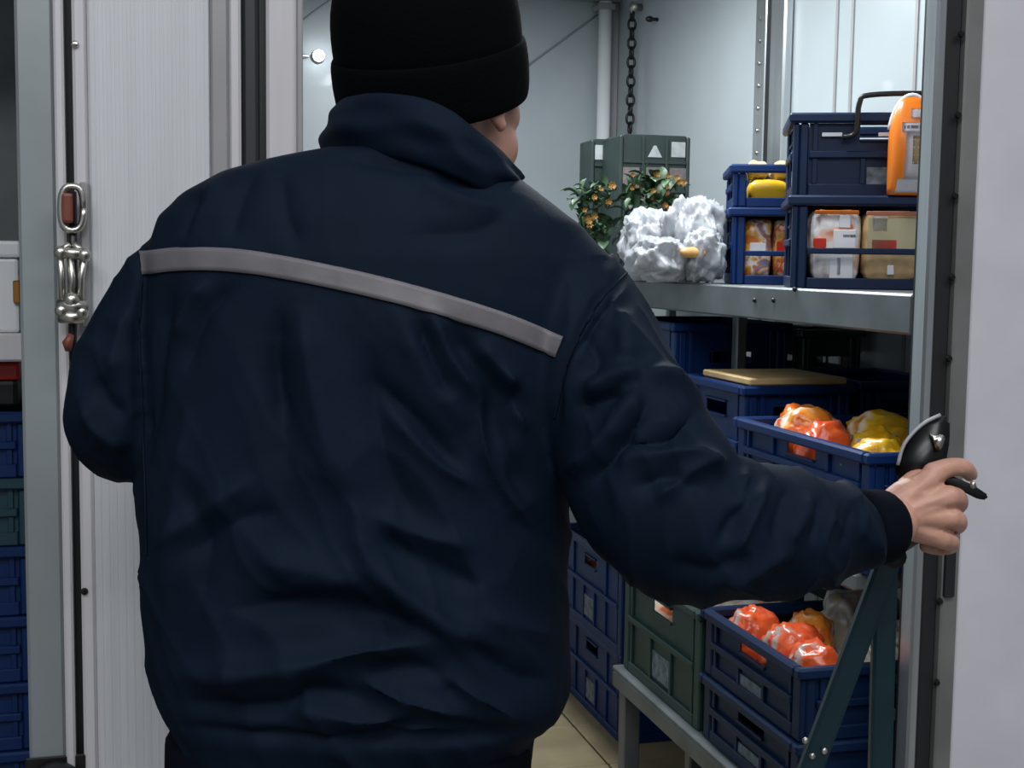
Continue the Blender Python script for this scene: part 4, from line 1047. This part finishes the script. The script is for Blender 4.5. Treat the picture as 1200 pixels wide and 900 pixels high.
# middle, ring, little: curled round the grip (away from camera)
chain([(1111, 582, 0.004), (1121, 584, 0.014), (1122, 592, 0.040), (1104, 597, 0.058), (1086, 596, 0.052)], [12.5, 11.2, 10.2, 9.6, 8.2])
chain([(1112, 607, 0.004), (1121, 610, 0.013), (1121, 616, 0.038), (1104, 620, 0.055), (1087, 618, 0.050)], [12, 11, 9.8, 9.2, 8])
chain([(1103, 631, 0.008), (1113, 635, 0.016), (1113, 640, 0.036), (1098, 642, 0.050), (1085, 640, 0.046)], [11.5, 10, 9, 8.3, 7.3])
# thumb leaves the side of the palm and closes behind the grip
chain([(1052, 590, 0.014), (1072, 566, 0.030), (1092, 562, 0.052), (1110, 566, 0.060)], [15, 14, 11, 9])
bmesh.ops.recalc_face_normals(bm, faces=bm.faces)
handm = evalmesh(bm, 0.0016, 7, 'handpart')
# tendons, knuckles and creases
apply_strokes(handm, [([(1060, 588), (1092, 556)], 1.0, 4), ([(1062, 598), (1108, 582)], 1.0, 4), ([(1062, 608), (1108, 607)], 0.8, 4), ([(1062, 620), (1100, 630)], 0.7, 4),
                      ([(1078, 578), (1100, 568)], -1.2, 4), ([(1084, 594), (1108, 594)], -1.0, 4), ([(1080, 616), (1104, 620)], -1.0, 4),
                      ([(1100, 566), (1116, 564)], -1.8, 3.2), ([(1108, 595), (1124, 598)], -2.2, 3), ([(1106, 620), (1122, 624)], -2.0, 3), ([(1126, 541), (1129, 553)], -0.7, 1.6)], 1.0)
# left hand (hidden in front of the body)
bm = bmesh.new()
Lw = (224, 446, 1.68)
def lh(px, py, z): return W(px, py, z)
def lchain(pts, rad):
    C = catmull([lh(*p) for p in pts], 4); rr = [v.x for v in catmull([Vector((r/1000, 0, 0)) for r in rad], 4)]; tube(bm, C, rr, 12)
    for e in (0, -1): ell(bm, C[e], ((rr[e], 0, 0), (0, rr[e], 0), (0, 0, rr[e])), 12, 8)
for i in range(4):
    k = (236+i*5, 424+i*20, 1.755)
    lchain([(222, 446, 1.67), (228, 444, 1.70), k], [22, 19, 12])
    lchain([k, (k[0]+8, k[1]+4, 1.785), (k[0]+26, k[1]+8, 1.79), (k[0]+34, k[1]+10, 1.775)], [12, 10.5, 9.5, 8])
lchain([(230, 436, 1.70), (250, 420, 1.72), (268, 416, 1.745)], [14, 11, 9])
bmesh.ops.recalc_face_normals(bm, faces=bm.faces)
lhandm = evalmesh(bm, 0.003, 4, 'lhand')
body = child('body', joinmesh([bodym, handm, lhandm]), M_skin)
# nail on the index finger
bm = bmesh.new(); ell(bm, hp_(1139.5, 554.5, 0.034), (CR*0.0035, CF*0.006, CU*0.0045), 12, 8); child('nail', bm, M_nail, body)
# short dark hair at the nape
bm = bmesh.new(); ell(bm, H(0, -0.012, -0.050), (hx*0.0785, hf*0.088, hu*0.040), 28, 16); child('hair', bm, mat('dark_brown_hair', (58, 40, 32), 0.7, bump=0.3, bscale=200), body)

# ---------- trousers and shoes
bm = bmesh.new()
rings = [sring(W(410, py, 1.40), hw_*1.40/FPX, d, 40, 2.3) for py, hw_, d in ((915, 198, 0.128), (960, 200, 0.130), (1020, 198, 0.128), (1060, 185, 0.118))]
loft(bm, rings)
for s, an in zip((-1, 1), feet):
    hp = hipz+Rh*(0.09*s)+UPV*-0.05
    tube(bm, catmull([hp, hp.lerp(an, 0.3), hp.lerp(an, 0.55)+Fh*0.02, hp.lerp(an, 0.8), an+UPV*-0.03], 5), [0.105]*5+[0.1]*5+[0.085]*5+[0.078]*5+[0.075], 24)
bmesh.ops.recalc_face_normals(bm, faces=bm.faces)
child('trousers', evalmesh(bm, 0.008, 5, 'trousers'), M_trouser)
for an in feet:
    bm = bmesh.new(); o0 = Vector((an.x, an.y, 0)); rings = []
    for f, hw_, h in ((-0.075, 0.028, 0.05), (-0.065, 0.036, 0.095), (-0.02, 0.042, 0.11), (0.05, 0.045, 0.095), (0.11, 0.05, 0.065), (0.17, 0.048, 0.055), (0.205, 0.034, 0.04), (0.215, 0.016, 0.025)):
        rings.append([o0+Fh*f+Rh*(hw_*math.cos(t))+UPV*(max(0.0, h/2+h/2*math.copysign(abs(math.sin(t))**0.7, math.sin(t)))) for t in [2*math.pi*k/20 for k in range(20)]])
    loft(bm, rings); child('shoe', evalmesh(bm, None, 0, 'shoe', 1), M_shoe)

# ================================================================ TROLLEY held by the man
top = W(1085, 585, 1.452)
fa = W(948, 905, 1.50); fb = W(1041, 905, 1.56)
tb = Vector((top.x, top.y, 0))
tr = thing('hand_trolley', 'dark teal folding trolley with black lever grip beside the jamb', 'trolley', tb)
def TL(p): return Vector(p)-tb
hinge = W(1047, 640, 1.475)
dA = (fa-hinge); dB = (W(1040, 905, 1.50)-hinge)
endA = hinge+dA*((hinge.z-0.03)/-dA.z); endB = hinge+dB*((hinge.z-0.03)/-dB.z)
def flatbar(p, q, wd, th, side):
    p, q = TL(p), TL(q); t = (q-p).normalized(); sd = (side-t*side.dot(t)).normalized(); nn = t.cross(sd); bm = bmesh.new()
    loft(bm, [[c+sd*(wd*a)+nn*(th*b) for a, b in ((-.5, -.35), (-.35, -.5), (.35, -.5), (.5, -.35), (.5, .35), (.35, .5), (-.35, .5), (-.5, .35))] for c in (p, q)])
    return bm
obj('rail', flatbar(hinge+dA*-0.02, endA, 0.026, 0.014, Rh), M_teal, tr)
obj('rail', flatbar(hinge+dB*-0.02+Fh*0.03, endB+Fh*0.03, 0.026, 0.014, Rh), M_teal, tr)
hi2 = hinge+Fh*0.04
obj('cross_bar', tube(bmesh.new(), [TL(hinge+Fh*-0.012+UPV*-0.01), TL(hi2+Fh*0.012+UPV*-0.01)], 0.012, 12), M_blackm, tr, True)
for e in (endA, endB+Fh*0.03):
    obj('rubber_foot', B(TL(e).x-0.02, TL(e).x+0.02, TL(e).y-0.014, TL(e).y+0.014, -tb.z, 0.045, bev=0.004), M_gasket, tr)
for (px, py) in ((944, 868), (952, 886), (966, 880)):
    bm = bmesh.new(); q = TL(W(px, py, 1.488)); ell(bm, q, ((0.004, 0, 0), (0, 0.003, 0), (0, 0, 0.004)), 10, 8); obj('rivet', bm, M_chrome, tr, True)
# grip head: shell behind the fist with a lever sticking out to the right
def prism(poly, z0, z1, bev=0.004):
    bm = bmesh.new(); f = [bm.verts.new(TL(W(a, b, z0))) for a, b in poly]; k = [bm.verts.new(TL(W(a, b, z1))) for a, b in poly]; n = len(poly)
    bm.faces.new(f); bm.faces.new(list(reversed(k)))
    for i in range(n): bm.faces.new((f[(i+1) % n], f[i], k[i], k[(i+1) % n]))
    bmesh.ops.recalc_face_normals(bm, faces=bm.faces)
    bmesh.ops.bevel(bm, geom=bm.edges[:], offset=bev, segments=2, affect='EDGES'); return bm
shell = [(1049, 560), (1053, 535), (1064, 512), (1082, 496), (1103, 484), (1113, 492), (1113, 516), (1108, 545), (1100, 575), (1062, 575)]
obj('grip_head', prism(shell, 1.438, 1.470), M_black, tr, True)
obj('grip_core', tube(bmesh.new(), [TL(W(1100, 552, 1.440)), TL(W(1096, 590, 1.440)), TL(W(1076, 622, 1.455)), TL(hinge+Fh*0.0)], [0.013, 0.013, 0.013, 0.012], 14), M_black, tr, True)
obj('lever', prism([(1096, 548), (1112, 556), (1140, 568), (1158, 580), (1156, 586), (1146, 585), (1122, 573), (1098, 565)], 1.418, 1.428, 0.0015), M_black, tr, True)
obj('lever_pin', prism([(1136, 566), (1142, 561), (1145, 572), (1138, 573)], 1.417, 1.429, 0.001), M_chrome, tr, True)
obj('silver_clip', prism([(1088, 506), (1095, 512), (1103, 508), (1108, 512), (1104, 526), (1098, 530), (1094, 518)], 1.431, 1.439, 0.0015), M_chrome, tr, True)
obj('grip_edge', tube(bmesh.new(), catmull([TL(W(a, b, 1.437)) for a, b in ((1052, 545), (1060, 520), (1080, 498), (1102, 486))], 4), 0.0022, 6), M_trim, tr, True)
